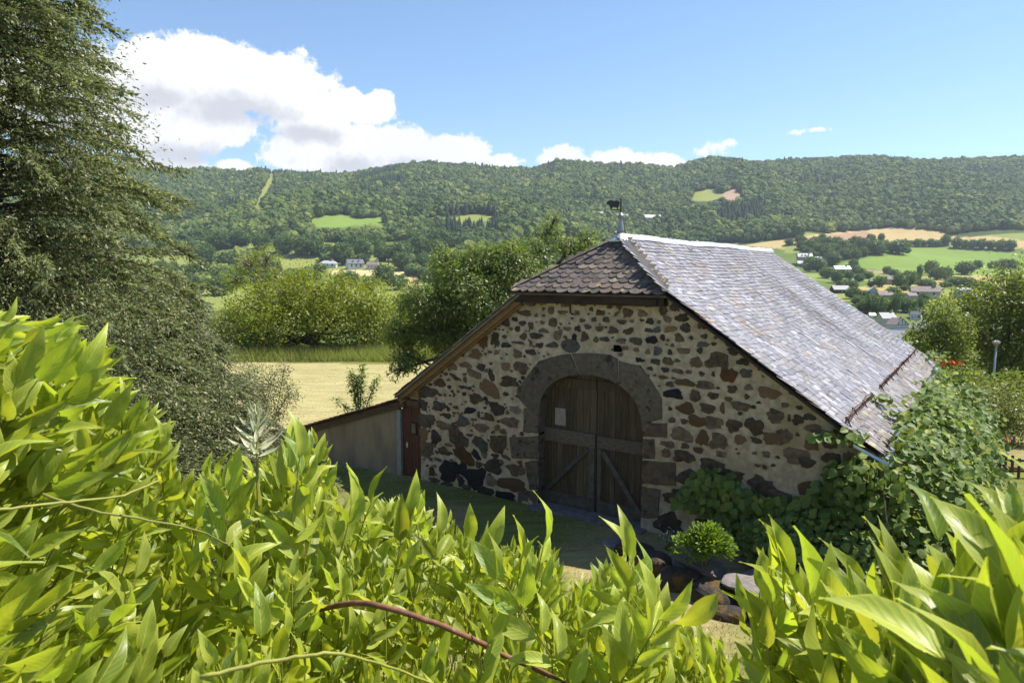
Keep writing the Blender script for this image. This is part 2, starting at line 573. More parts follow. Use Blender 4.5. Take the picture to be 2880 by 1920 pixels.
MT['cream'] = gmat('cream wall', (.55, .47, .38), (.46, .39, .31), 1, .9, .1, 10, 0)
MT['stonewall'] = gmat('house stone', (.28, .235, .19), (.19, .16, .13), 2, .9, .2, 10, 0)
MT['greyblue'] = gmat('grey wall', (.34, .37, .40), (.29, .32, .35), 1, .9, .1, 10, 0)
MT['roof_l'] = gmat('pale slate roof', (.40, .40, .42), (.31, .31, .33), .8, .5, .2, 4, 0, spec=.5)
MT['roof_d'] = gmat('dark slate roof', (.10, .105, .125), (.075, .08, .095), .8, .55, .2, 4, 0, spec=.4)
MT['roof_b'] = gmat('brown roof', (.26, .20, .175), (.18, .145, .13), .8, .8, .2, 4, 0)
MT['roof_w'] = gmat('bright slate roof', (.55, .56, .59), (.47, .48, .51), .8, .4, .1, 4, 0, spec=.5)
MT['glass'] = gmat('window glass', (.03, .035, .045), (.02, .025, .03), 1, .15, 0, 10, 0, spec=.6)
MT['timber'] = gmat('house timber', (.045, .035, .03), (.03, .024, .02), 3, .9, .1, 10, 0)
MT['pink'] = gmat('pink sign', (.68, .03, .20), (.60, .025, .17), 2, .6, 0, 10, 0)
MT['banner'] = gmat('white cloth', (.80, .79, .82), (.72, .71, .75), 2, .8, 0, 10, 0)
MT['blue'] = gmat('blue plastic', (.035, .12, .36), (.03, .10, .30), 4, .45, 0, 10, 0, spec=.5)
MT['galv'] = gmat('galvanised pole', (.48, .50, .52), (.40, .42, .44), 3, .4, .05, 20, 0, metallic=.4)
MT['lampw'] = gmat('lamp cap', (.66, .58, .52), (.58, .50, .44), 6, .5, .05, 20, 0)
MT['lampb'] = gmat('lamp bowl', (.30, .22, .18), (.22, .16, .13), 6, .3, .05, 20, 0, spec=.5)
MT['flower_o'] = gmat('orange petal', (.62, .13, .03), (.50, .08, .02), 4, .7, 0, 10, .2)
MT['flower_w'] = gmat('white petal', (.78, .78, .72), (.66, .66, .6), 4, .7, 0, 10, .1)


def crownmat(name, ca, cb, cc):
    m = bpy.data.materials.new(name)
    m.use_nodes = True
    t = NT(m.node_tree)
    oi = t.n('ShaderNodeObjectInfo')
    geo = t.n('ShaderNodeNewGeometry')
    big = t.noise(geo.outputs['Position'], .011, 4, .6)
    fine = t.noise(geo.outputs['Position'], .55, 4, .65)
    r = oi.outputs['Random']
    col = t.mix(t.math('ADD', t.math('MULTIPLY', r, .42), t.math('MULTIPLY', t.ramp(big, .42, .58), .58)), ca, cb)
    col = t.mix(t.ramp(t.math('FRACT', t.math('MULTIPLY', r, 7.7)), .70, .97), col, cc)
    v = t.math('MULTIPLY_ADD', fine, 1.0, .5)
    hs = t.n('ShaderNodeHueSaturation', Color=col, Value=v)
    b = t.n('ShaderNodeBsdfPrincipled', Base__Color=hs.outputs[0], Roughness=.8)
    b.inputs['Specular IOR Level'].default_value = .15
    bn = t.n('ShaderNodeBump', Strength=1.0, Distance=1.2, Height=t.noise(geo.outputs['Position'], 1.1, 4, .7))
    t.t.links.new(bn.outputs[0], b.inputs['Normal'])
    t.n('ShaderNodeOutputMaterial', Surface=b.outputs[0])
    return m


MT['crown'] = crownmat('forest crown', (.044, .080, .020), (.125, .170, .034), (.19, .225, .045))
MT['crown_con'] = crownmat('conifer crown', (.020, .040, .018), (.032, .056, .024), (.028, .050, .028))
MT['far_leaf'] = leafmat('far tree leaf', (.045, .085, .020), (.085, .13, .030), (.2, .28, .03), .25, .6, .2, cc=(.12, .16, .03), var=.3)

# ------------------------------------------------------------------ terrain
SKYX = [-400, 480, 600, 690, 740, 860, 1000, 1100, 1200, 1300, 1400, 1500, 1530, 1565, 1700, 1800, 1900, 1955, 2060, 2100, 2200, 2480, 2600, 2750, 2880, 3600]
SKYY = [470, 478, 482, 490, 478, 490, 490, 472, 460, 464, 473, 480, 470, 455, 460, 463, 473, 453, 450, 459, 453, 446, 453, 452, 446, 440]
TKY = np.array([60, 100, 250, 370, 560, 650, 850, 930, 1050, 1500])
TZL = np.array([-2, -9, -16, -11, 2, 14, 68, 92, 98])
TZR = np.array([-5, -8, -15, -8, 1, 6, 46, 64, 105])


def terr(X, Y):
    X = np.asarray(X, float)
    Y = np.asarray(Y, float)
    Yc = np.maximum(Y, 1.0)
    a = X / np.maximum(Yc, 40)
    t = sstep(-.05, .2, a)
    zc_ = 5.75 + (762 - np.interp(CX + 1930 * a, SKYX, SKYY) - 13) * 1500 / 1930.
    zfL = np.interp(Yc, TKY[:-1], TZL)
    zfR = np.interp(Yc, TKY[:-1], TZR)
    zf = zfL * (1 - t) + zfR * t
    k = np.clip((Yc - 1050) / 450., 0, 1.0)
    z1050 = TZL[-1] * (1 - t) + TZR[-1] * t
    zf = np.where(Yc > 1050, z1050 + (zc_ - z1050) * k ** .92, zf)
    zf = np.where(Yc > 1500, zc_ - (Yc - 1500) * .03, zf)
    # folds and bumps of the hillside
    amp = sstep(500, 800, Yc) * (1 - sstep(1330, 1480, Yc))
    zf = zf + amp * (9 * fbm(X / 95., Y / 160., 3, 3) + 5 * np.sin(X / 48. + 1.5 * np.sin(Y / 120.)))
    amp2 = sstep(150, 300, Yc) * (1 - sstep(500, 700, Yc))
    zf = zf + amp2 * 1.6 * fbm(X / 40., Y / 40., 5, 3)
    # near ground
    zn = -.34 * sstep(-1, -9, X) + 0 * Y
    zn = zn - 5.0 * sstep(25, 62, X * .62 + Y * .78) * sstep(4, 16, X)
    zn = zn - 2.0 * sstep(50, 60, Y) * (1 - sstep(4, 16, X))
    zn = zn + .03 * fbm(X / 2.2, Y / 2.2, 9, 3)
    zn = zn + 4.1 * (1 - sstep(1.8, 8.2, Y))
    kk = sstep(56, 70, Yc)
    return zn * (1 - kk) + zf * kk


def hit(x, y, y0=8.0, y1=1600.0):
    """world point where the line of sight through photo point x,y meets the ground"""
    r = ray(x, y)
    r = r / r[1]
    Ys = np.concatenate([np.linspace(y0, 60, 300), np.geomspace(60.5, y1, 2500)])
    P = CAMP + r * Ys[:, None]
    below = P[:, 2] < terr(P[:, 0], P[:, 1])
    i = int(np.argmax(below)) if below.any() else len(Ys) - 1
    return P[i].copy()


def inpoly(px, py, poly):
    px = np.asarray(px)
    py = np.asarray(py)
    inside = np.zeros(px.shape, bool)
    n = len(poly)
    for i in range(n):
        x0, y0 = poly[i]
        x1, y1 = poly[(i + 1) % n]
        c = ((y0 > py) != (y1 > py)) & (px < (x1 - x0) * (py - y0) / (y1 - y0 + 1e-12) + x0)
        inside ^= c
    return inside


# fields: outline (where the photo shows them) -> colour of the crop
TAN, HAY, GRN, OCH, YGR, RED = (.40, .30, .14), (.44, .37, .20), (.155, .225, .045), (.34, .28, .10), (.21, .23, .06), (.30, .19, .13)
FIELDS = [
    ([(2085, 692), (2200, 672), (2330, 656), (2440, 644), (2560, 641), (2650, 652), (2690, 668), (2790, 664), (2900, 680), (3100, 690), (3100, 704), (2880, 700), (2700, 694), (2560, 690), (2480, 680), (2330, 700), (2250, 704)], TAN),
    ([(2200, 676), (2330, 660), (2445, 650), (2440, 678), (2300, 690)], RED),
    ([(2350, 745), (2470, 718), (2555, 700), (2600, 688), (2650, 686), (2720, 700), (2880, 715), (3150, 720), (3150, 800), (2880, 800), (2740, 785), (2660, 770), (2560, 770), (2460, 758), (2400, 752)], GRN),
    ([(2430, 758), (2560, 768), (2600, 778), (2540, 786), (2470, 780)], RED),
    ([(2430, 764), (2500, 772), (2505, 785), (2440, 782)], GRN),
    ([(2405, 808), (2480, 800), (2600, 800), (2660, 806), (2620, 826), (2540, 822), (2420, 826)], OCH),
    ([(2600, 775), (2760, 772), (2900, 790), (2900, 806), (2700, 800), (2640, 800)], OCH),
    ([(2660, 812), (2880, 820), (2880, 860), (2680, 858), (2600, 850)], YGR),
    ([(2560, 845), (2640, 850), (2620, 890), (2570, 895)], OCH),
    ([(2420, 830), (2700, 835), (2700, 870), (2420, 866)], YGR),
    ([(2200, 690), (2260, 686), (2255, 712), (2205, 712)], YGR),
    ([(2010, 680), (2090, 682), (2090, 700), (2010, 696)], YGR),
    ([(866, 618), (920, 606), (975, 603), (1000, 614), (1080, 612), (1085, 632), (1000, 634), (960, 640), (890, 640)], GRN),
    ([(1275, 612), (1330, 602), (1400, 608), (1380, 622), (1290, 622)], YGR),
    ([(708, 590), (716, 575), (748, 510), (760, 488), (774, 484), (766, 512), (738, 575), (726, 592)], YGR),
    ([(878, 680), (960, 685), (955, 697), (890, 697)], YGR),
    ([(700, 684), (740, 682), (740, 712), (705, 712)], YGR),
    ([(760, 712), (900, 722), (910, 735), (880, 748), (780, 745)], YGR),
    ([(925, 757), (1010, 757), (1145, 762), (1150, 775), (1000, 776), (930, 772)], HAY),
    ([(880, 745), (1100, 752), (1150, 762), (925, 758)], YGR),
    ([(1085, 728), (1115, 726), (1112, 740), (1088, 740)], OCH),
    ([(1130, 780), (1180, 778), (1195, 800), (1150, 806)], TAN),
    ([(960, 692), (975, 692), (1100, 700), (1100, 712), (960, 706)], YGR),
    ([(2025, 545), (2070, 530), (2090, 545), (2060, 566), (2040, 562)], (.33, .22, .16)),
    ([(1940, 545), (2000, 530), (2040, 550), (2000, 566), (1950, 566)], YGR),
    ([(2440, 905), (2570, 890), (2640, 900), (2600, 960), (2470, 960)], (.22, .215, .2)),
]

# one sheet, rows that spread with distance
av = np.concatenate([np.linspace(-2.4, -.95, 24)[:-1], np.linspace(-.95, .95, 430), np.linspace(.95, 2.4, 24)[1:]])
yv = np.concatenate([np.linspace(-30, 1, 8)[:-1], np.linspace(1, 60, 120)[:-1], np.geomspace(60, 330, 60)[:-1], np.linspace(330, 1510, 230)[:-1], np.geomspace(1510, 9000, 14)])
A, YY = np.meshgrid(av, yv)
XX = A * np.maximum(YY + 12, 24)
ZZ = terr(XX, YY)
ZZ[YY < 1] = terr(XX[YY < 1], np.full((YY < 1).sum(), 1.0))
GV = np.stack([XX, YY, ZZ], -1).reshape(-1, 3)
nr, nc = XX.shape
idx = np.arange(nr * nc).reshape(nr, nc)
GF = np.stack([idx[:-1, :-1], idx[:-1, 1:], idx[1:, 1:], idx[1:, :-1]], -1).reshape(-1, 4)
px, py, pf = proj(GV)
gc = np.tile(np.array([.050, .068, .024]), (len(GV), 1))
X0, Y0 = GV[:, 0], GV[:, 1]
near = Y0 < 75
lawn = np.array([.155, .165, .045])
dry = np.array([.33, .25, .13])
kk = sstep(-.1, .6, fbm(X0 / 1.3, Y0 / 1.3, 21, 4))[:, None]
gc = np.where(near[:, None], lawn * (1 - kk * .75) + dry * kk * .75, gc)
bare = ((X0 > -9) & (X0 < -1) & (Y0 > 14) & (Y0 < 21.5))
kb = sstep(-.3, .5, fbm(X0 / 1.7 + 3, Y0 / 1.1, 22, 3))[:, None]
gc = np.where(bare[:, None], gc * (1 - kb * .7) + np.array([.33, .22, .14]) * kb * .7, gc)
mown = (Y0 > 20) & (Y0 < 46.3 + 1.0 * np.sin(X0 / 4.0) + X0 * .12) & (X0 < 0) & (X0 > -34 - 0 * Y0) & ((X0 + 3.1) < (Y0 - 19.4) * .7 - 1.2)
gc = np.where(mown[:, None], np.array([.335, .29, .135]), gc)
far = (Y0 > 230) & (Y0 < 1500)
open_v = (Y0 > 330) & (Y0 < 860)
kv_ = sstep(-.3, .4, fbm(X0 / 70., Y0 / 40., 55, 3))[:, None]
gc = np.where(open_v[:, None], np.array([.10, .14, .035]) * (1 - kv_) + np.array([.19, .22, .06]) * kv_, gc)
for poly, c in FIELDS:
    m_ = far & inpoly(px, py, poly)
    gc[m_] = c
vill = (Y0 > 60) & (Y0 < 330)
gc[vill] = np.array([.115, .15, .045])
me = make_mesh('ground', GV, GF, None, True)
ca = me.color_attributes.new('crop', 'FLOAT_COLOR', 'POINT')
ca.data.foreach_set('color', np.concatenate([gc, np.ones((len(gc), 1))], 1).astype(np.float32).ravel())


def groundmat():
    m = bpy.data.materials.new('ground')
    m.use_nodes = True
    t = NT(m.node_tree)
    at_ = t.n('ShaderNodeAttribute')
    at_.attribute_name = 'crop'
    geo = t.n('ShaderNodeNewGeometry')
    pos = geo.outputs['Position']
    col = at_.outputs['Color']
    # cut swathes lie across the slope, so the grain is stretched along x
    n1 = t.noise(t.vmath('MULTIPLY', pos, (.55, 2.6, 1)), 1.0, 6, .7, .6)
    n2 = t.noise(pos, 9.0, 5, .7)
    n3 = t.noise(pos, .05, 4, .6)
    v = t.math('MULTIPLY', t.math('MULTIPLY_ADD', n1, 1.5, .25), t.math('MULTIPLY_ADD', n2, .9, .55))
    v = t.math('MULTIPLY', v, t.math('MULTIPLY_ADD', n3, .4, .8))
    col = t.mix(t.math('MULTIPLY', t.ramp(t.noise(t.vmath('MULTIPLY', pos, (.5, 1.6, 1)), .8, 5, .6), .5, .72), .40), col, (.17, .20, .06))
    hs = t.n('ShaderNodeHueSaturation', Color=col, Value=v)
    b = t.n('ShaderNodeBsdfPrincipled', Base__Color=hs.outputs[0], Roughness=.95)
    b.inputs['Specular IOR Level'].default_value = .05
    bn = t.n('ShaderNodeBump', Strength=.6, Distance=.06, Height=t.math('ADD', n2, n1))
    t.t.links.new(bn.outputs[0], b.inputs['Normal'])
    t.n('ShaderNodeOutputMaterial', Surface=b.outputs[0])
    return m


me.materials.append(groundmat())
obj('ground', me, kind='structure', label='valley ground with mown field, lawn, meadows and wooded hill')

# ------------------------------------------------------------------ barn frame: s along the front, d into the barn, z up
TH = math.radians(35)
D1 = np.array([math.sin(TH), math.cos(TH), 0.0])
D2 = np.array([math.cos(TH), -math.sin(TH), 0.0])
_r = ray(1665, 1455)
BO = CAMP + _r * (-H / _r[2])


def W(s, d, z):
    s, d, z = np.broadcast_arrays(np.asarray(s, float), np.asarray(d, float), np.asarray(z, float))
    return BO + s[..., None] * D2 + d[..., None] * D1 + z[..., None] * np.array([0, 0, 1.0])


def fac(x, y, off=0.0):
    r = ray(x, y)
    t = (np.dot(BO - CAMP, D1) + off) / np.dot(r, D1)
    P = CAMP + r * t
    return float(np.dot(P - BO, D2)), float(P[2])


barn = thing('barn', tuple(BO), 'large stone barn with arched wooden door and grey slate roof', 'barn')


def bpart(name, V, Fc, mat, parent=None, smooth=False, **kw):
    """V given in barn coordinates (s, d, z)"""
    V = np.asarray(V, float)
    P = V[:, 0:1] * D2 + V[:, 1:2] * D1 + V[:, 2:3] * np.array([0, 0, 1.0])
    return obj(name, make_mesh(name, P, Fc, mat, smooth), parent or barn, **kw)


RID_S, RID_Z = 0.03, 6.57
KR, KL = .69, .70
AC, AHW, ASP, AH = -.13, 1.37, 2.18, 1.18      # arch centre, half width, spring height, rise


def arch_z(s):
    q = np.clip(np.abs((np.asarray(s, float) - AC) / AHW), 0, 1)
    return ASP + AH * (1 - q ** 2.3) ** (1 / 2.3)


def gable_z(s):
    s = np.asarray(s, float)
    z = np.where(s > RID_S, RID_Z - KR * (s - RID_S) + .07, RID_Z - KL * (RID_S - s)) - .17
    return np.minimum(z, 5.17)


SL, SR = -5.38, 5.62
# front wall: rough mortar skin in three fields round the arch
Vs, Fs = [], []
cnt = 0
for (s0, s1, over) in ((SL, AC - AHW, False), (AC - AHW, AC + AHW, True), (AC + AHW, SR, False)):
    ns = max(8, int((s1 - s0) / .06))
    nz = 90
    ss = np.linspace(s0, s1, ns)
    lo = arch_z(ss) if over else np.full(ns, -.5)
    hi = gable_z(ss)
    g = np.linspace(0, 1, nz)
    S = np.repeat(ss[:, None], nz, 1)
    Z = lo[:, None] + (hi - lo)[:, None] * g[None]
    D = .012 * fbm(S * 6, Z * 6, 31, 4) - .035 * sstep(.8, -.1, Z) * (1 + .6 * fbm(S * 3, Z * 3, 5, 2))
    Vs.append(np.stack([S, D, Z], -1).reshape(-1, 3))
    i = np.arange(ns * nz).reshape(ns, nz) + cnt
    Fs.append(np.stack([i[:-1, :-1], i[1:, :-1], i[1:, 1:], i[:-1, 1:]], -1).reshape(-1, 4))
    cnt += ns * nz
wall = bpart('front_wall', np.concatenate(Vs), np.concatenate(Fs), MT['mortar'], smooth=True)

# the other three walls, set in from the mortar skin
bpart('side_wall', *box_vf(SL + .002, SL + .45, .3, 13.6, -.6, 2.55), MT['mortar'])
bpart('side_wall', *box_vf(SR - .45, SR - .002, .3, 13.6, -.6, 2.45), MT['mortar'])
bs = np.linspace(SL + .45, SR - .45, 40)
bz = gable_z(bs) - .1
bv = np.concatenate([np.stack([bs, np.full(40, 13.3), np.full(40, -.6)], -1), np.stack([bs, np.full(40, 13.3), bz], -1)])
bf = [(i, i + 1, i + 41, i + 40) for i in range(39)]
bpart('back_wall', bv, bf, MT['mortar'])
# the wall's own end faces (left corner shows beside the shed door)
bpart('wall_end', *box_vf(SL + .004, SL + .4, .03, .3, -.6, 2.55), MT['mortar'])
bpart('wall_end', *box_vf(SR - .4, SR - .004, .03, .3, -.6, 2.45), MT['mortar'])

# ---- stones traced from the photo: (x, y, w, h, kind[, turn]) in the grids of four close looks
Z1 = ((1170, 820, 5.226), [(1830, 150, 140, 90, 'b'), (1700, 190, 130, 60, 'b'), (1985, 280, 80, 100, 'b'), (1610, 315, 160, 85, 'b'), (1380, 295, 100, 60, 'b'), (1310, 450, 130, 95, 'd'), (1460, 405, 70, 55, 'd'), (1570, 465, 105, 70, 'g'), (1690, 500, 85, 105, 'b'), (1500, 545, 80, 70, 'd'), (1870, 575, 120, 60, 'b'), (1180, 465, 45, 40, 'd'), (1160, 545, 50, 40, 'b'), (985, 735, 130, 175, 'o'), (1165, 700, 125, 185, 'd'), (1300, 660, 70, 45, 'b'), (1585, 660, 92, 105, 'b'), (1765, 650, 150, 80, 'd'), (1510, 750, 180, 38, 'g'), (1325, 785, 125, 82, 'd'), (1690, 760, 32, 75, 'b'), (1815, 790, 110, 72, 'd'), (800, 775, 40, 70, 'b'), (690, 890, 66, 120, 'b'), (880, 925, 155, 140, 'b'), (1085, 885, 65, 38, 'b'), (1185, 895, 72, 72, 'b'), (1495, 910, 115, 110, 'b'), (1690, 890, 135, 80, 'd'), (1600, 950, 38, 36, 'd'), (560, 965, 120, 38, 'b'), (730, 1080, 165, 80, 'b'), (555, 1105, 85, 90, 'b'), (455, 1080, 75, 65, 'b'), (350, 1085, 50, 50, 'b'), (960, 1110, 115, 110, 'b'), (1320, 1100, 130, 125, 'b'), (1550, 1115, 190, 165, 'b'), (1105, 1055, 45, 42, 'd'), (860, 1210, 180, 105, 'b', -15), (1115, 1225, 95, 175, 'd', 25), (250, 1150, 100, 55, 'b'), (260, 1225, 80, 42, 'b'), (365, 1238, 36, 32, 'b'), (580, 1260, 150, 62, 'b', -20), (720, 1295, 48, 80, 'b'), (340, 1340, 170, 112, 'b'), (190, 1290, 50, 30, 'b'), (110, 1330, 60, 70, 'b'), (215, 1362, 60, 34, 'd'), (1370, 1320, 260, 150, 'b'), (1570, 1265, 50, 46, 'd'), (675, 1400, 78, 50, 'd'), (785, 1415, 60, 46, 'd'), (490, 1400, 50, 50, 'd'), (350, 1510, 58, 36, 'b', -25), (425, 1515, 30, 42, 'b'), (505, 1525, 26, 32, 'b'), (560, 1515, 34, 60, 'b'), (705, 1500, 62, 50, 'd'), (1325, 1505, 70, 58, 'd'), (175, 1480, 225, 150, 'd'), (1080, 1430, 330, 190, 'b', -32)])
Z2 = ((1170, 1080, 4.613), [(100, 265, 110, 145, 'd'), (290, 285, 160, 120, 'd'), (140, 465, 185, 180, 'd'), (100, 645, 105, 160, 'b'), (255, 690, 125, 170, 'd'), (355, 535, 172, 105, 'b'), (540, 685, 235, 215, 'b', -18), (780, 190, 155, 130, 'b'), (905, 185, 58, 50, 'k'), (925, 238, 55, 60, 'g'), (1050, 320, 185, 155, 'd', -25), (690, 340, 150, 85, 'k', 15), (600, 480, 135, 155, 'g'), (945, 430, 120, 88, 'b'), (815, 390, 38, 82, 'd'), (735, 455, 40, 40, 'b'), (845, 565, 165, 100, 'b'), (1225, 490, 215, 140, 'b'), (1290, 330, 150, 88, 't'), (1050, 565, 66, 80, 'b', 20), (1130, 615, 85, 66, 'b'), (1190, 370, 48, 50, 'b'), (840, 780, 180, 160, 'g', -25), (1070, 770, 205, 225, 'b'), (700, 660, 78, 36, 'd'), (520, 300, 70, 40, 'b'), (420, 325, 30, 50, 'd'), (410, 410, 88, 66, 'd'), (495, 372, 50, 24, 'b'), (480, 510, 40, 40, 'b'), (130, 850, 165, 185, 'b'), (360, 865, 135, 105, 'b'), (430, 785, 95, 40, 'b'), (620, 920, 290, 160, 'o', -24), (785, 915, 140, 85, 'k', -40), (890, 915, 76, 78, 't'), (1030, 925, 98, 45, 'd'), (1170, 945, 110, 50, 'g', -12), (1010, 1055, 205, 185, 'd'), (815, 1040, 86, 80, 'b'), (430, 1130, 230, 255, 'k', 10), (608, 1090, 105, 155, 'k'), (770, 1210, 240, 250, 'k', 12), (590, 1260, 88, 130, 'd'), (980, 1250, 115, 130, 't'), (1255, 1295, 385, 175, 'b'), (1290, 1110, 225, 150, 'b'), (215, 1130, 78, 100, 'o'), (290, 975, 110, 36, 'g', -10), (245, 1055, 60, 34, 'b'), (1350, 1020, 70, 50, 'b', -35), (1115, 1010, 50, 56, 'b'), (1170, 1450, 235, 125, 'k'), (900, 1385, 215, 125, 'd'), (660, 1330, 120, 70, 'd'), (420, 1300, 160, 70, 'd'), (250, 1240, 130, 60, 'd')])
Z3 = ((1540, 820, 5.6), [(55, 290, 80, 110, 'b'), (240, 325, 168, 60, 'b'), (290, 190, 130, 120, 'b'), (580, 190, 175, 78, 'b'), (690, 275, 60, 60, 'b'), (835, 330, 130, 88, 'b'), (980, 235, 100, 66, 'b', 20), (1135, 235, 88, 95, 'b'), (1260, 335, 140, 150, 'b'), (1095, 345, 100, 42, 'b', 35), (1490, 340, 138, 110, 'b'), (1600, 205, 130, 88, 'b'), (1820, 305, 120, 130, 'b'), (2010, 245, 145, 120, 'd'), (80, 480, 128, 128, 'b'), (730, 440, 88, 76, 'g'), (550, 455, 88, 48, 'b'), (925, 445, 100, 80, 'b'), (1165, 480, 120, 68, 'b'), (1330, 465, 66, 50, 'b'), (1485, 450, 68, 48, 'd'), (1615, 470, 115, 96, 'd'), (1755, 480, 50, 60, 'b'), (1890, 435, 118, 100, 't'), (2120, 410, 195, 120, 'd', 12), (310, 585, 110, 58, 'b'), (480, 580, 86, 96, 'd'), (640, 555, 118, 76, 'g'), (820, 585, 100, 86, 'b'), (1035, 610, 148, 108, 'd'), (1280, 620, 188, 92, 'b', 18), (1600, 610, 150, 58, 'g'), (1725, 600, 118, 86, 'g', 20), (1930, 595, 195, 95, 'b', 18), (2180, 570, 150, 140, 'd'), (165, 680, 130, 150, 'b'), (425, 720, 78, 105, 'k'), (585, 715, 128, 148, 'b'), (765, 755, 78, 78, 'b'), (900, 750, 148, 68, 'b'), (1160, 780, 150, 78, 'b'), (1400, 775, 178, 108, 'd'), (1645, 760, 168, 120, 'k'), (1815, 720, 78, 100, 'd'), (2070, 730, 138, 138, 'b'), (85, 840, 165, 88, 'd'), (610, 870, 88, 50, 'b'), (900, 910, 148, 60, 'g', 28), (1225, 885, 96, 58, 'b'), (1405, 915, 88, 66, 'b'), (1585, 945, 78, 78, 'b'), (1735, 930, 128, 128, 'g'), (1930, 955, 68, 78, 'd'), (2140, 930, 205, 76, 'b'), (1965, 845, 58, 50, 't'), (1455, 1075, 140, 66, 'k'), (1700, 1100, 138, 86, 'g'), (1900, 1095, 160, 130, 'b'), (2040, 1085, 90, 50, 'b'), (1615, 1210, 98, 58, 'd'), (1855, 1230, 108, 78, 'b'), (2055, 1250, 148, 76, 'b'), (2225, 1265, 88, 56, 'b'), (1815, 1350, 145, 55, 'b'), (1985, 1360, 60, 26, 'b')])
Z4 = ((1800, 860, 3.41), [(595, 185, 80, 68, 'b'), (615, 290, 58, 44, 'd'), (600, 370, 118, 50, 'g'), (860, 360, 86, 58, 'b'), (905, 435, 128, 62, 'g'), (575, 430, 54, 50, 'b'), (540, 540, 118, 100, 'b'), (750, 525, 208, 138, 'b'), (990, 535, 105, 70, 'd'), (595, 650, 54, 48, 'd'), (705, 655, 34, 50, 'd'), (845, 660, 150, 130, 'o'), (1010, 645, 108, 88, 'g'), (430, 735, 168, 62, 'b'), (285, 750, 66, 50, 'b'), (630, 760, 158, 90, 'b'), (885, 800, 94, 68, 'b'), (750, 785, 34, 26, 'd'), (1040, 780, 74, 58, 't'), (1225, 835, 215, 118, 'b'), (320, 840, 178, 86, 'k'), (530, 865, 104, 108, 'b'), (705, 860, 104, 54, 'b'), (1025, 870, 48, 50, 'b'), (850, 895, 68, 44, 'b'), (965, 960, 182, 84, 'b'), (1140, 925, 50, 22, 'd'), (1090, 970, 42, 34, 'd'), (1390, 950, 70, 44, 'b'), (1530, 975, 68, 40, 'd'), (440, 985, 162, 104, 'b'), (650, 985, 135, 84, 'b'), (790, 980, 44, 98, 'b'), (290, 985, 36, 36, 'd'), (960, 1030, 42, 36, 'd'), (550, 1105, 158, 106, 'b'), (710, 1120, 165, 118, 'b'), (420, 1105, 64, 46, 'g'), (310, 1090, 66, 52, 'b'), (900, 1145, 148, 130, 'b'), (1105, 1155, 178, 160, 'b'), (1300, 1060, 178, 112, 'b'), (1430, 1075, 30, 68, 'b'), (1620, 1065, 125, 58, 'd'), (1495, 1130, 50, 26, 'd'), (400, 1235, 205, 118, 'b'), (600, 1270, 112, 138, 'b'), (760, 1295, 165, 138, 'b'), (960, 1280, 108, 88, 'b'), (1120, 1290, 118, 48, 'b', -12), (1370, 1250, 145, 155, 'b'), (270, 1325, 132, 68, 'b'), (435, 1340, 74, 48, 'b'), (250, 1410, 92, 78, 'b'), (420, 1440, 178, 112, 'b'), (560, 1380, 88, 50, 'b'), (1500, 1440, 225, 145, 'b'), (1320, 1450, 42, 22, 'b'), (780, 1420, 100, 60, 'b'), (1210, 1420, 68, 58, 'b'), (1300, 110, 10, 10, 'b')])
Z5 = ((0, 0, 1.0), [(1935, 1345, 78, 42, 'd'), (2080, 1470, 95, 100, 'k'), (2010, 1420, 70, 55, 'b'), (1985, 1490, 80, 60, 'd'), (1900, 1400, 60, 46, 'b'), (1880, 1470, 70, 60, 'd'), (2200, 1420, 90, 70, 'b'), (2140, 1370, 80, 60, 'd'), (2290, 1390, 90, 70, 'b'), (2380, 1340, 70, 60, 'd'), (2360, 1430, 90, 80, 'k'), (2180, 1510, 80, 60, 'd'), (2060, 1340, 70, 40, 'b'), (2000, 1310, 60, 40, 'b'), (2290, 1205, 46, 24, 'b'), (2335, 1245, 44, 30, 'd'), (2280, 1250, 40, 28, 'b'), (2170, 1232, 42, 36, 'b'), (2340, 1290, 50, 36, 'b'), (2270, 1300, 44, 30, 'd'), (2245, 1180, 34, 22, 'b'), (2180, 1160, 30, 20, 'd'), (2390, 1290, 40, 40, 'b')])


def in_arch_zone(s, z):
    return (((s - AC) / 2.0) ** 2 + (max(z - 2.3, 0) / 1.72) ** 2 < 1 and z > 2.1) or (abs(s - AC) < 1.85 and z < 2.3)


def stone_mesh(seed, ws, hs, turn, jag=.20):
    r = random.Random(seed)
    n = 17
    V = []
    p = r.uniform(1.9, 3.6)
    ph = [r.uniform(0, 6.28) for _ in range(4)]
    ring = []
    for k in range(n):
        t = 2 * PI * (k + r.uniform(-.25, .25)) / n
        c, s = math.cos(t), math.sin(t)
        q = (abs(c) ** p + abs(s) ** p) ** (-1 / p)
        q *= 1 + jag * .6 * math.sin(2 * t + ph[0]) * .5 + jag * math.sin(3 * t + ph[1]) * .6 + r.uniform(-jag, jag)
        x, z = c * q * ws / 2, s * q * hs / 2
        ct, st = math.cos(turn), math.sin(turn)
        ring.append((x * ct - z * st, x * st + z * ct))
    pr = r.uniform(.014, .034)
    for x, z in ring:
        V.append((x, .05, z))
    for x, z in ring:
        V.append((x * .95, -pr * r.uniform(.5, 1.1), z * .95))
    V.append((r.uniform(-.1, .1) * ws, -pr * r.uniform(1.0, 1.9), r.uniform(-.1, .1) * hs))
    Fc = [(k, (k + 1) % n, n + (k + 1) % n, n + k) for k in range(n)]
    Fc += [(n + k, n + (k + 1) % n, 2 * n) for k in range(n)]
    P = np.array(V)
    P = P[:, 0:1] * D2 + P[:, 1:2] * D1 + P[:, 2:3] * np.array([0, 0, 1.0])
    return P, Fc


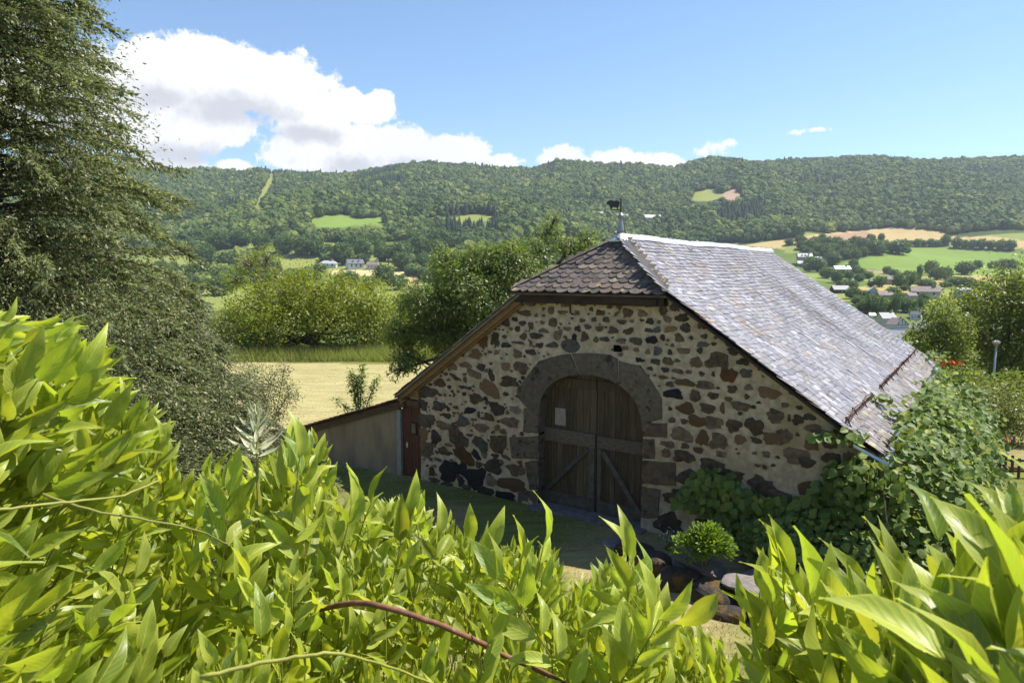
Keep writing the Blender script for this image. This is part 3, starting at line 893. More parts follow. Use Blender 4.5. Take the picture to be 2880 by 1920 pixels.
nst = 0
for (ox, oy, sc), lst in (Z1, Z2, Z3, Z4, Z5):
    for e in lst:
        x, y, wd, hd, k = e[:5]
        turn = math.radians(e[5]) if len(e) > 5 else 0.0
        cx, cy = ox + x / sc, oy + y / sc
        s, z = fac(cx, cy)
        s1, _ = fac(cx + wd / sc / 2, cy)
        s0, _ = fac(cx - wd / sc / 2, cy)
        _, z1 = fac(cx, cy - hd / sc / 2)
        _, z0 = fac(cx, cy + hd / sc / 2)
        if wd < 12 or z > float(gable_z(s)) - .02 or in_arch_zone(s, z) or s > SR - .1 or s < SL + .02:
            continue
        V_, F_ = stone_mesh(100 + nst, (s1 - s0) * 1.08, (z1 - z0) * 1.08, turn)
        dz = -.035 * float(sstep(.8, -.1, z))
        o = obj('stone', make_mesh('stone', V_, F_, MT['stone_' + k]), wall)
        o.location = tuple(D2 * s + D1 * dz + np.array([0, 0, z]))
        nst += 1


small = []
taken = [(fac(ox + e[0] / sc, oy + e[1] / sc), e[2] / sc * .0105) for (ox, oy, sc), lst in (Z1, Z2, Z3, Z4, Z5) for e in lst]
for k in range(2600):
    s, z = random.uniform(SL + .1, SR - .1), random.uniform(.1, 5.1)
    if z > float(gable_z(s)) - .1 or in_arch_zone(s, z):
        continue
    rr = random.uniform(.02, .055) * (1.35 if z < 1.2 else 1)
    if any(abs(s - c[0]) < w_ * .5 + rr and abs(z - c[1]) < w_ * .42 + rr for c, w_ in taken):
        continue
    taken.append(((s, z), rr * 3.2))
    V_, F_ = stone_mesh(5000 + k, rr * 2.2, rr * random.uniform(1.2, 2.0), random.uniform(-.5, .5), .3)
    small.append((V_ + D2 * s + D1 * (-.035 * float(sstep(.8, -.1, z)) - .004) + np.array([0, 0, z]), F_))
print('small stones', len(small))
obj('rubble_chips', make_mesh('rubble_chips', *join_vf(small), MT['stone_b']), wall, kind='stuff')


def slab_part(name, poly, d0, d1, mat, parent, bev=.012, jag=0.0, seed=0, **kw):
    """flat block with the outline poly (s,z), front at d0, back at d1, softened front edge"""
    r = random.Random(seed)
    P = [np.array(p, float) for p in poly]
    if jag:
        Q = []
        for i in range(len(P)):
            a, b = P[i], P[(i + 1) % len(P)]
            n = max(1, int(np.linalg.norm(b - a) / .14))
            for k in range(n):
                q = a + (b - a) * k / n
                Q.append(q + np.array([r.uniform(-jag, jag), r.uniform(-jag, jag)]) * (1 if k else .5))
        P = Q
    c = sum(P) / len(P)
    n = len(P)
    V = [(p[0], d1, p[1]) for p in P] + [(p[0], d0 + bev, p[1]) for p in P]
    for p in P:
        v = c - p
        q = p + v / np.linalg.norm(v) * bev
        V.append((q[0], d0, q[1]))
    Fc = []
    for k in range(n):
        j = (k + 1) % n
        Fc += [(k, j, n + j, n + k), (n + k, n + j, 2 * n + j, 2 * n + k)]
    Fc.append(tuple(range(2 * n, 3 * n)))
    return bpart(name, V, Fc, mat, parent, **kw)


# ---- arch: three great voussoirs, then the jamb blocks
def big(x, y):
    return fac(1100 + x / 2.1775, 780 + y / 2.1775)


def arc(s0, s1, n=9):
    ss = np.linspace(s0, s1, n)
    return [(float(a), float(arch_z(a))) for a in ss]


aL, aR = AC - AHW, AC + AHW
k1, k2 = -.36, .62
slab_part('voussoir', [big(905, 512), big(770, 690), big(775, 730), big(822, 785), (aL, 2.22)] + arc(aL + .001, k1 - .02, 14) + [big(1098, 466), big(1020, 478)], -.03, .3, MT['vous'], wall, jag=.0, seed=1)
slab_part('voussoir', [big(1108, 464)] + arc(k1 + .0, k2 - .01, 9) + [big(1388, 500), big(1340, 474), big(1220, 462)], -.024, .3, MT['vous'], wall, seed=2)
slab_part('voussoir', [big(1396, 512)] + arc(k2 + .01, aR - .001, 14) + [(aR, 2.12), big(1600, 880), big(1662, 865), big(1660, 740), big(1610, 660), big(1565, 590), big(1530, 540), big(1460, 528)], -.034, .3, MT['vous'], wall, seed=3)
JL = [[(815, 800), (925, 800), (930, 958), (808, 946)], [(725, 978), (930, 972), (930, 1118), (740, 1105)], [(822, 1132), (930, 1126), (930, 1300), (852, 1300)], [(778, 1312), (930, 1308), (930, 1440), (775, 1400)]]
for i, q in enumerate(JL):
    P = [big(*p) for p in q]
    P[1] = (aL, P[1][1])
    P[2] = (aL, P[2][1])
    slab_part('jamb_stone', P[::-1], -.026 - .004 * i, .3, MT['vous'], wall, jag=.018, seed=10 + i)
JR = [[(1546, 888), (1695, 890), (1692, 982), (1546, 976)], [(1544, 986), (1616, 986), (1616, 1112), (1540, 1106)], [(1540, 1120), (1742, 1132), (1742, 1272), (1540, 1262)], [(1538, 1276), (1650, 1300), (1640, 1470), (1538, 1470)]]
for i, q in enumerate(JR):
    P = [big(*p) for p in q]
    P[0] = (aR, P[0][1])
    P[3] = (aR, P[3][1])
    slab_part('jamb_stone', P[::-1], -.022 - .004 * i, .3, MT['jambr'] if i < 3 else MT['vous'], wall, jag=.018, seed=20 + i)
gs, gz = fac(1605, 972)
slab_part('stone', [(gs + .25 * math.cos(t) * 1.05, gz + .16 * math.sin(t)) for t in np.linspace(0, 2 * PI, 13)[:-1]], -.02, .05, MT['stone_g'], wall, jag=.02, seed=40)
# putlog hole: black slab on the wall, its colour stands in for the shade inside
hs_, hz_ = fac(1738, 980)
slab_part('putlog_hole_shade', [(hs_ - .11, hz_ - .075), (hs_ + .09, hz_ - .075), (hs_ + .11, hz_ + .01), (hs_ + .04, hz_ + .075), (hs_ - .11, hz_ + .075)], -.014, .03, gmat('painted hole shade', (.006, .005, .004), (.004, .004, .003), 5, 1, 0, 5, 0, spec=0), wall)
# iron strap on the wall top
a_, b_ = fac(1604, 842), fac(1606, 882)
bpart('iron_strap', *bar_vf((a_[0], -.03, a_[1]), (b_[0], -.03, b_[1]), .03, .03, (0, 1, 0)), MT['iron'], wall)

# ---- door: two leaves of upright planks in the arch, 0.28 m back
DD = .28
bpart('door_backing', *box_vf(aL - .1, aR + .1, .33, .36, -.1, 3.5), MT['wood_dark'])
zb = .06
mid_s = -.05
for leaf in (0, 1):
    e0, e1 = (aL, mid_s - .008) if leaf == 0 else (mid_s + .008, aR)
    lf = bpart('door_leaf', *box_vf(e0 + .02, e1 - .02, DD + .022, DD + .04, zb, 2.2), MT['wood_dark'])
    n = 8
    ed = [e0 + (e1 - e0) * (k + (random.uniform(-.15, .15) if 0 < k < n else 0)) / n for k in range(n + 1)]
    for k in range(n):
        a, b = ed[k] + .004, ed[k + 1] - .004
        ss = np.linspace(a, b, 4)
        top = arch_z(np.clip(ss, aL + .004, aR - .004)) + .04
        dd = DD + random.uniform(-.004, .004)
        V = [(s, dd, zb + .02) for s in ss] + [(s, dd, z) for s, z in zip(ss, top)] + [(s, dd + .02, zb + .02) for s in ss] + [(s, dd + .02, z) for s, z in zip(ss, top)]
        Fc = [(i, i + 1, i + 5, i + 4) for i in range(3)] + [(0, 4, 12, 8), (3, 11, 15, 7), (0, 8, 9, 1), (1, 9, 10, 2), (2, 10, 11, 3)]
        bpart('plank', V, Fc, MT['plank'], lf)
    # rails and brace
    bpart('middle_rail', *box_vf(e0 + .03, e1 - .012, DD - .055, DD - .006, 1.60 + .02 * leaf, 1.93 - .02 * leaf), MT['rail'], lf)
    bpart('bottom_rail', *box_vf(e0 + .03, e1 - .012, DD - .045, DD - .006, zb, .34), MT['brace'], lf)
    bpart('top_rail', *box_vf(e0 + (.28 if leaf == 0 else .012), e1 - (.012 if leaf == 0 else .40), DD - .035, DD - .006, 2.98, 3.2), MT['plank'], lf)
    m0, m1 = (e1 - .19, e1 - .03) if leaf == 0 else (e0 + .03, e0 + .13)
    bpart('meeting_stile', *box_vf(m0, m1, DD - .04, DD - .006, .345, 1.598), MT['brace'], lf)
    if leaf == 0:
        bpart('brace', *bar_vf((e0 + .12, DD - .045, .40), (e1 - .20, DD - .045, 1.55), .05, .10, (0, 0, 1)), MT['brace'], lf)
    else:
        bpart('brace', *bar_vf((e1 - .06, DD - .045, .16), (e0 + .18, DD - .045, 1.55), .06, .11, (0, 0, 1)), MT['brace'], lf)
ps, pz = fac(1563, 1170, DD)
ps2, pz2 = fac(1585, 1190, DD)
notice = thing('notice', tuple(W(ps + .14, DD - .009, pz - .2)), 'faded paper notice pinned to the left leaf of the barn door', 'notice')
nv = []
for i in range(4):
    for j in range(4):
        nv.append(D2 * ((i / 3 - .5) * .30) + D1 * (-.004 - .012 * math.sin(i * 1.7 + j * 1.1) ** 2) + np.array([0, 0, (j / 3) * .42]))
nf = [(i * 4 + j, i * 4 + j + 4, i * 4 + j + 5, i * 4 + j + 1) for i in range(3) for j in range(3)]
obj('sheet', make_mesh('sheet', nv, nf, MT['paper']), notice)
obj('backing_board', make_mesh('backing_board', *(lambda v: (v[0] @ np.array([D2, D1, [0, 0, 1.0]]), v[1]))(box_vf(-.155, .155, -.001, .006, -.005, .425)), MT['wood_beam']), notice)
# door sill stone
bpart('door_sill', *box_vf(aL - .1, aR + .15, -.32, .3, -.3, .045), MT['flat'])

# ------------------------------------------------------------------ barn roof
EAV_S, EAV_Z = 5.94, RID_Z - KR * (5.94 - RID_S)
D_END = 14.3
CR = 1 / math.hypot(1, KR)
LR = (EAV_S - RID_S) / CR
hipA = (RID_S, 1.2, RID_Z)


def hip_d(s):
    return np.where(np.asarray(s) < 1.85, 1.2 - (np.asarray(s) - RID_S) / 1.82 * 1.55, -.35)


def sag(s, d):
    s, d = np.asarray(s, float), np.asarray(d, float)
    u = np.clip((d + .3) / 14.5, 0, 1)
    v = np.clip((s - RID_S) / 5.9, 0, 1)
    return -.15 * np.sin(PI * u) * np.sin(PI * v) ** 1.0 + .018 * np.sin(d * 1.9 + s * .8) * np.sin(PI * v) + .05 * np.exp(-((d - 9.5) / 1.2) ** 2) * np.sin(PI * v)


# roof boarding below the slates (right slope follows the sag)
ns, nd = 24, 40
Vv = []
for i in range(ns + 1):
    s = RID_S + (EAV_S - .03 - RID_S) * i / ns
    dlo = float(hip_d(s)) + .02
    for j in range(nd + 1):
        d = dlo + (D_END - .05 - dlo) * j / nd
        Vv.append((s, d, RID_Z - KR * (s - RID_S) - .055 + float(sag(s, d))))
ix = np.arange((ns + 1) * (nd + 1)).reshape(ns + 1, nd + 1)
Ff = np.stack([ix[:-1, :-1], ix[1:, :-1], ix[1:, 1:], ix[:-1, 1:]], -1).reshape(-1, 4)
slope = bpart('roof_slope', Vv, Ff, MT['roofdark'])
# left slope, out of sight behind the ridge
LE = -6.08
lv = [(RID_S, 1.2, RID_Z), (-1.83, -.30, RID_Z - KL * 1.86), (LE, -.30, RID_Z - KL * (RID_S - LE)), (LE, D_END, RID_Z - KL * (RID_S - LE)), (RID_S, D_END, RID_Z)]
lv2 = [(a, b, c - .07) for a, b, c in lv]
bpart('roof_slope', lv + lv2, [(0, 1, 2, 3, 4), (9, 8, 7, 6, 5), (0, 5, 6, 1), (1, 6, 7, 2), (2, 7, 8, 3), (3, 8, 9, 4)], MT['slate_old'])


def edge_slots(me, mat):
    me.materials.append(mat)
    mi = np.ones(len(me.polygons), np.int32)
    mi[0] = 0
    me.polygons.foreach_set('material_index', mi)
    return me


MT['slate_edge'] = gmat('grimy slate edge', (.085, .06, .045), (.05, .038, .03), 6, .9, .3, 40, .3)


def slate_vf(wd, ln, th=.011, rnd=.35, k=6):
    """slate lying in x (width), y (up the slope), z (out); lower edge rounded"""
    pts = [(-wd / 2, ln), (wd / 2, ln), (wd / 2, wd * rnd)]
    for i in range(1, k):
        t = PI * i / k
        pts.append((wd / 2 * math.cos(t), wd * rnd - wd * rnd * math.sin(t)))
    pts.append((-wd / 2, wd * rnd))
    pts = pts[::-1]
    n = len(pts)
    V = [(x, y, th) for x, y in pts] + [(x, y, 0) for x, y in pts]
    Fc = [tuple(range(n))] + [(i, n + i, n + (i + 1) % n, (i + 1) % n) for i in range(n) if not (abs(pts[i][1] - ln) < 1e-6 and abs(pts[(i + 1) % n][1] - ln) < 1e-6)]
    return np.array(V), Fc


def frame(ex, ey, ez, p):
    M = Matrix.Identity(4)
    for i, e in enumerate((ex, ey, ez)):
        for j in range(3):
            M[j][i] = float(e[j])
    for j in range(3):
        M[j][3] = float(p[j])
    return M


ZU = np.array([0, 0, 1.0])
r_up = (-D2 * CR + ZU * KR * CR)          # up the right slope
r_n = (D2 * KR * CR + ZU * CR)            # out of the right slope
r_x = np.cross(r_up, r_n)                 # along the eave
SV = [slate_vf(.235, .36, .019, rr) for rr in (.38, .26, .46, .34, .18)]
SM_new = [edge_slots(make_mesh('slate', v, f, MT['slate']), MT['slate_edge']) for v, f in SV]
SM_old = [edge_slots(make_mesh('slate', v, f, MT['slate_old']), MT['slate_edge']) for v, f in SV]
slates = []
EXPO = .142
nrow = int(LR / EXPO)
for i in range(nrow + 1):
    t = i * EXPO
    d = float(hip_d(EAV_S - t * CR)) - .02 + random.uniform(-.02, .02)
    t0 = t
    s = EAV_S - t * CR
    dlo = float(hip_d(s)) - .04
    d = dlo + random.uniform(0, .1)
    while d < D_END:
        wd = random.uniform(.12, .215)
        dc = d + wd / 2
        tt = t + random.uniform(-.02, .02) + .02 * math.sin(dc * 2.1 + i)
        s = EAV_S - tt * CR
        if s < RID_S + .10:
            break
        z = RID_Z - KR * (s - RID_S) + float(sag(s, dc))
        P = D2 * s + D1 * dc + ZU * z - r_n * .018
        tilt = math.radians(3.8 + random.gauss(0, 1.2))
        yaw = random.gauss(0, .025)
        up = r_up * math.cos(tilt) - r_n * math.sin(tilt)
        nn = r_n * math.cos(tilt) + r_up * math.sin(tilt)
        P = P + nn * .034
        xx = np.cross(up, nn)
        up2 = up * math.cos(yaw) + xx * math.sin(yaw)
        xx2 = np.cross(up2, nn)
        old = (t < .62 and random.random() < .75) or (t < 1.0 and dc < 4 and random.random() < .4) or random.random() < .05
        wl = random.uniform(.9, 1.1)
        if random.random() < .012:
            P = P - up2 * random.uniform(.04, .12)
            up2 = up2 * math.cos(.12) + xx2 * math.sin(.12)
            xx2 = np.cross(up2, nn)
        M = frame(xx2 * (wd * .985 / .235), up2 * wl, nn, P)
        slates.append((M, random.randrange(5), old, P + BO))
        d += wd
PW = np.array([q[3] for q in slates])
dist = np.linalg.norm(PW - CAMP, axis=1)
order = np.argsort(dist)
ind = set(order[:300].tolist())
rest_V, rest_F, rest_m, nb = [], [], [], 0
for i, (M, k, old, _) in enumerate(slates):
    if i in ind:
        o = obj('slate', (SM_old if old else SM_new)[k], slope)
        o.matrix_basis = M
    else:
        v, f = SV[k]
        A_ = np.array(M)
        rest_V.append(v @ A_[:3, :3].T + A_[:3, 3])
        rest_F += [tuple(j + nb for j in q) for q in f]
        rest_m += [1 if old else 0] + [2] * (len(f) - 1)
        nb += len(v)
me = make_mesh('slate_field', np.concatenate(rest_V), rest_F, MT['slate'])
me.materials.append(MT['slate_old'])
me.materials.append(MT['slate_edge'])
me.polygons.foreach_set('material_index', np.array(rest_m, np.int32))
obj('slate_field', me, slope, kind='stuff')

# ---- front hip with scale shingles
HL, HR, HZ, HD = -2.16, 1.85, 5.29, -.35
hip_up = np.array([0, (1.2 - HD), RID_Z - HZ])
hlen = np.linalg.norm(hip_up)
h_up = (D1 * hip_up[1] + ZU * hip_up[2]) / hlen
h_n = (-D1 * hip_up[2] + ZU * hip_up[1]) / hlen
hip = bpart('hip_roof', [(HL + .04, HD + .02, HZ - .05), (HR - .04, HD + .02, HZ - .05), (RID_S, 1.2, RID_Z - .05), (HL + .04, HD + .02, HZ - .10), (HR - .04, HD + .02, HZ - .10), (RID_S, 1.2, RID_Z - .10)],
            [(0, 1, 2), (5, 4, 3), (0, 3, 4, 1), (1, 4, 5, 2), (2, 5, 3, 0)], MT['roofdark'])
HV = [slate_vf(.26, .34, .022, rr, 8) for rr in (.5, .42, .46)]
HM = [make_mesh('shingle', v, f, MT['shingle']) for v, f in HV]
hx = np.cross(h_up, h_n)
e = .168
row = 0
t = -.02
while t < hlen - .1:
    q = t / hlen
    a, b = HL + (RID_S - HL) * q, HR + (RID_S - HR) * q
    s = a + random.uniform(0, .13)
    while s < b - .04:
        wd = random.uniform(.20, .32)
        wd = min(wd, b + .01 - s)
        if wd < .07:
            break
        sc = s + wd / 2
        tilt = math.radians(5.5 + random.gauss(0, 1.6))
        up = h_up * math.cos(tilt) - h_n * math.sin(tilt)
        nn = h_n * math.cos(tilt) + h_up * math.sin(tilt)
        yaw = random.gauss(0, .06)
        xx = np.cross(up, nn)
        up2 = up * math.cos(yaw) + xx * math.sin(yaw)
        xx2 = np.cross(up2, nn)
        tt = t + random.uniform(-.02, .02)
        P = D2 * sc + D1 * HD + ZU * (HZ - .045) + h_up * tt + nn * .034
        o = obj('shingle', HM[random.randrange(3)], hip)
        ln = min(1.0, (hlen - t) / .34)
        o.matrix_basis = frame(xx2 * (wd / .26), up2 * ln, nn, P)
        s += wd
    t += e
    row += 1
# hip rafters / dark lead under the two hip edges and the timber under the hip eave
bpart('hip_edge', *bar_vf((HL - .02, HD, HZ - .03), (RID_S, 1.2, RID_Z - .02), .09, .07), MT['roofdark'])
bpart('hip_edge', *bar_vf((HR + .0, HD - .03, HZ + .03), (RID_S + .0, 1.2, RID_Z + .03), .13, .05), MT['iron'])
bpart('eave_beam', *box_vf(HL + .12, HR - .1, -.24, -.015, HZ - .29, HZ - .105), MT['wood_dark'])
bpart('hip_fascia', *bar_vf((HL, HD + .01, HZ - .075), (HR, HD + .01, HZ - .075), .03, .05), MT['wood_beam'])
bpart('hip_fascia', *bar_vf((.35, -.30, HZ - .17), (1.6, -.27, HZ - .2), .05, .14), MT['wood_dark'])


# ---- verge boards, left and right
def rake(s0, s1, dz, d, wd, th, mat, name):
    def z(s):
        return (RID_Z - KR * (s - RID_S)) if s > RID_S else (RID_Z - KL * (RID_S - s))
    return bpart(name, *bar_vf((s0, d, z(s0) + dz), (s1, d, z(s1) + dz), th, wd), mat)


rake(-1.95, LE + .05, -.15, -.17, .12, .05, MT['wood_new'], 'barge_board')
rake(-1.95, LE + .02, -.22, -.06, .10, .09, MT['wood_new'], 'barge_rafter')
rake(HR - .02, EAV_S - .25, -.085, -.20, .055, .30, MT['wood_dark'], 'barge_board')
# ragged slates along the left verge, edge on to the camera
l_up = (D2 * (1 / math.hypot(1, KL)) + ZU * (KL / math.hypot(1, KL)))
l_n = (-D2 * (KL / math.hypot(1, KL)) + ZU * (1 / math.hypot(1, KL)))
LVM = [make_mesh('slate', *slate_vf(.26, .36, .018, rr), MT['slate_old']) for rr in (.1, .3)]
LL = (RID_S - LE) * math.hypot(1, KL)
left_slope = [o for o in barn.children if o.name.startswith('roof_slope')][1]
for i in range(int((LL - 2.35) / .2)):
    tilt = math.radians(4 + random.gauss(0, 1.2))
    up = l_up * math.cos(tilt) - l_n * math.sin(tilt)
    nn = l_n * math.cos(tilt) + l_up * math.sin(tilt)
    for c in range(2):
        P = D2 * LE + ZU * (RID_Z - KL * (RID_S - LE)) + l_up * (i * .2 + random.uniform(-.02, .02)) + D1 * (-.22 + c * .26 + random.uniform(-.02, .02)) + nn * .022
        o = obj('slate', LVM[i % 2], left_slope)
        o.matrix_basis = frame(np.cross(up, nn), up, nn, P)
# soffit boards filling the little triangle over the shed door
tri = [(-6.0, .02, 2.28), (SL, .02, 2.28), (SL, .02, 2.66), (-6.0, .02, 2.24)]
bpart('soffit_board', [(-6.02, -.08, 2.22), (SL - .004, -.08, 2.22), (SL - .004, -.08, 2.66), (-6.02, .02, 2.22), (SL - .004, .02, 2.22), (SL - .004, .02, 2.66)], [(0, 1, 2), (5, 4, 3), (0, 3, 4, 1), (1, 4, 5, 2), (2, 5, 3, 0)], MT['wood_new'])

# ---- zinc ridge in overlapping lengths
ridge = bpart('ridge_cap', *tube_vf([(RID_S, 1.3, RID_Z + .0), (RID_S, D_END + .2, RID_Z - .02)], .05, 8), MT['zinc_d'])
dd = 1.25
j = 0
while dd < D_END:
    L_ = random.uniform(.8, 1.15)
    e1 = min(dd + L_, D_END + .3)
    V = []
    for d in (dd - .03, e1 + .03):
        o_ = .012 * (j % 2) + .004 * random.random() + .02 * math.sin(d * .9)
        for (ds, dz) in ((.17, -.115 + .035), (.09, -.02 + .03), (.03, .055), (-.03, .055), (-.09, -.02 + .03), (-.17, -.115 + .035)):
            V.append((RID_S + ds, d, RID_Z + dz + o_))
    Fc = [(i, i + 6, i + 7, i + 1) for i in range(5)]
    V += [(a, b, c - .012) for a, b, c in V]
    Fc += [(i + 12, i + 13, i + 19, i + 18) for i in range(5)] + [(i, i + 1, i + 13, i + 12) for i in range(5)]
    bpart('ridge_sheet', V, Fc, MT['zinc'], ridge)
    dd = e1
    j += 1

# ---- rusty snow guard above the eave: flats on brackets with a strip of mesh
sg_s = 5.30


def rz(s, d=3.0):
    return RID_Z - KR * (s - RID_S) + float(sag(s, d))


for (d0, d1) in ((-.1, 3.1), (4.6, 13.9)):
    n = int((d1 - d0) / .5)
    pieces = []
    pts = [(sg_s + random.gauss(0, .02), d0 + (d1 - d0) * i / n, rz(sg_s, d0) + .12 + random.gauss(0, .012)) for i in range(n + 1)]
    pieces.append(tube_vf(pts, .012, 5))
    pts2 = [(a + .02, b, c - .09) for a, b, c in pts]
    pieces.append(tube_vf(pts2, .01, 5))
    for i, p in enumerate(pts[::2]):
        pieces.append(bar_vf(p, (p[0] + .10, p[1], rz(p[0] + .10) + .01), .022, .008, (0, 1, 0)))
        pieces.append(bar_vf((p[0] - .02, p[1], p[2] + .02), (p[0] - .02, p[1], rz(p[0] - .02) + .01), .022, .01, (0, 1, 0)))
    m_ = int((d1 - d0) / .05)
    for i in range(m_):
        d = d0 + (d1 - d0) * i / m_
        pieces.append(bar_vf((sg_s, d, rz(sg_s) + .11), (sg_s + .02, d + random.uniform(-.05, .05), rz(sg_s) + .02), .006, .004, (0, 1, 0)))
    bpart('snow_guard', *join_vf(pieces), MT['rust'], slope)

# ---- gutter on the right eave, sagging at the near end, and a torn strip of zinc
gp = []
for (d0, d1, dz) in ((-.55, 3.6, 0), (5.2, 14.2, 0)):
    V, n = [], 8
    for i, d in enumerate((d0, (d0 + d1) / 2, d1)):
        for k in range(n + 1):
            t = PI + PI * k / n
            for rr in (.075, .068):
                V.append((EAV_S + .06 + rr * math.cos(t), d, EAV_Z - .05 + rr * math.sin(t) - (.05 if i == 0 else 0)))
    Fc = []
    st = 2 * (n + 1)
    for i in range(2):
        for k in range(n):
            a = i * st + 2 * k
            Fc.append((a, a + 2, a + 2 + st, a + st))
            b = a + 1
            Fc.append((b + st, b + 2 + st, b + 2, b))
        Fc.append((i * st, i * st + st, i * st + st + 1, i * st + 1))
    gp.append((np.array(V), Fc))
for d0, mm in zip((0, 1), gp):
    bpart('gutter', *mm, MT['zinc_d'])
bpart('gutter_end', [(EAV_S - .45, -.42, EAV_Z + .12), (EAV_S + .15, -.42, EAV_Z - .16), (EAV_S + .15, -.40, EAV_Z - .11), (EAV_S - .45, -.40, EAV_Z + .17), (EAV_S + .15, -.28, EAV_Z - .16), (EAV_S + .15, -.28, EAV_Z - .10)], [(0, 1, 2, 3), (1, 4, 5, 2)], MT['zinc'])
for k in range(4):
    d = 6.1 + k * .45
    bpart('torn_gutter_strip', [(EAV_S + .05, d, EAV_Z - .02), (EAV_S + .12, d + .3, EAV_Z - .05), (EAV_S + .26, d + .35, EAV_Z - .48 - .06 * k), (EAV_S + .16, d + .05, EAV_Z - .42)], [(0, 1, 2, 3)], MT['zinc'])

# ------------------------------------------------------------------ finial and weather vane
fv = thing('weather_vane', tuple(W(RID_S, 1.2, RID_Z - .03)), 'zinc finial with a bull shaped iron weather vane on the barn ridge', 'weather vane')
obj('flashing', make_mesh('flashing', *lathe_vf([(.30, -.10), (.27, -.055), (.20, -.01), (.13, .05), (.10, .10)], 20), MT['zinc'], True), fv)
obj('spire', make_mesh('spire', *lathe_vf([(.098, .09), (.08, .2), (.06, .34), (.05, .42), (.055, .45), (.085, .49), (.09, .505), (.05, .55), (.012, .60)], 20), MT['zinc_d'], True), fv)
obj('rod', make_mesh('rod', *tube_vf([(0, 0, .58), (0, 0, .92)], .018, 8), MT['iron']), fv)
obj('arm', make_mesh('arm', *bar_vf((.02, 0, .655), (-.22, 0, .655), .02, .022), MT['iron']), fv)
bull = [(570, 300), (560, 350), (600, 358), (640, 380), (660, 440), (665, 490), (700, 490), (706, 440), (740, 420), (800, 430), (830, 440), (836, 490), (862, 490), (870, 440), (895, 380), (902, 290), (880, 262), (820, 250), (760, 265), (700, 255), (640, 250), (600, 265)]
bp_ = [((x - 945) / 9.8 * .0088, (490 - y) / 9.8 * .0088 + .66) for x, y in bull]
n = len(bp_)
bv = [(x, -.006, z) for x, z in bp_] + [(x, .006, z) for x, z in bp_]
bf = [tuple(range(n)), tuple(range(n, 2 * n))[::-1]] + [(i, n + i, n + (i + 1) % n, (i + 1) % n) for i in range(n)]
obj('bull_plate', make_mesh('bull_plate', bv, bf, MT['iron']), fv)

# ------------------------------------------------------------------ lean-to shed on the left
shed = thing('lean_to_shed', tuple(W(-6.16, 0, 0)), 'low rendered lean-to with red tile roof against the barn', 'shed')


def spart(name, V, Fc, mat, parent=None, **kw):
    V = np.asarray(V, float) - np.array([-6.16, 0, 0])
    P = V[:, 0:1] * D2 + V[:, 1:2] * D1 + V[:, 2:3] * np.array([0, 0, 1.0])
    return obj(name, make_mesh(name, P, Fc, mat), parent or shed, **kw)


SK = (2.02 - .04) / (12.4 - 6.16)


def sz(s):
    return 2.02 + (s + 6.16) * SK


sw = []
for (a, b) in ((-12.35, -9.95), (-9.80, -6.30)):
    V = []
    for d in (0, .2):
        V += [(a, d, -.8), (b, d, -.8), (b, d, sz(b) - .12), (a, d, sz(a) - .12)]
    sw.append((np.array(V), [(0, 1, 2, 3), (7, 6, 5, 4), (1, 5, 6, 2), (4, 0, 3, 7), (3, 2, 6, 7)]))
spart('wall', *sw[0], MT['render'])
spart('wall', *sw[1], MT['render'])
spart('wall', *join_vf([box_vf(-12.35, -12.2, .2, 6, -.8, .0), box_vf(-12.2, -5.5, 5.9, 6, -.8, .1)]), MT['render'])
for a, b in ((-9.95, -9.80), (-6.30, -6.14), (-12.42, -12.352)):
    spart('post', *box_vf(a + .001, b - .001, -.02, .12, -.6, sz(a) - .125), MT['concrete'])
spart('roof_beam', *bar_vf((-12.5, .0, sz(-12.5) - .03), (-5.95, .0, sz(-5.95) - .03), .18, .19), MT['wood_beam'])
spart('lintel', *box_vf(-6.13, -5.42, -.03, .15, 1.99, 2.18), MT['wood_beam'])
rf = spart('roof_deck', [(-12.6, -.15, sz(-12.6) + .075), (-5.7, -.15, sz(-5.7) + .075), (-5.7, 6.2, sz(-5.7) + .075), (-12.6, 6.2, sz(-12.6) + .075), (-12.6, -.15, sz(-12.6) + .10), (-5.7, -.15, sz(-5.7) + .10), (-5.7, 6.2, sz(-5.7) + .10), (-12.6, 6.2, sz(-12.6) + .10)],
           [(0, 3, 2, 1), (4, 5, 6, 7), (0, 1, 5, 4), (2, 3, 7, 6), (1, 2, 6, 5), (3, 0, 4, 7)], MT['wood_dark'])
s_up = (D2 + ZU * SK) / math.hypot(1, SK)
s_n = (-D2 * SK + ZU) / math.hypot(1, SK)
tv = []
for i, k in enumerate((0, 1)):
    pass
TILE = make_mesh('roof_tile', *(lambda b: (np.array(b[0]), b[1]))(box_vf(-.13, .13, 0, .42, 0, .028)), MT['clay'])
ntile = int(6.85 / .25)
for i in range(ntile):
    for c in range(9):
        s = -12.66 + i * .25 + random.uniform(-.02, .02)
        tilt = math.radians(5 + random.gauss(0, 1.5))
        up = s_up * math.cos(tilt) - s_n * math.sin(tilt)
        nn = s_n * math.cos(tilt) + s_up * math.sin(tilt)
        P = D2 * (s + 6.16) + D1 * (-.12 + c * .262 + random.uniform(-.015, .015)) + ZU * (sz(s) + .105) + nn * .036
        o = obj('roof_tile', TILE, rf)
        o.matrix_basis = frame(np.cross(up, nn), up, nn, P)
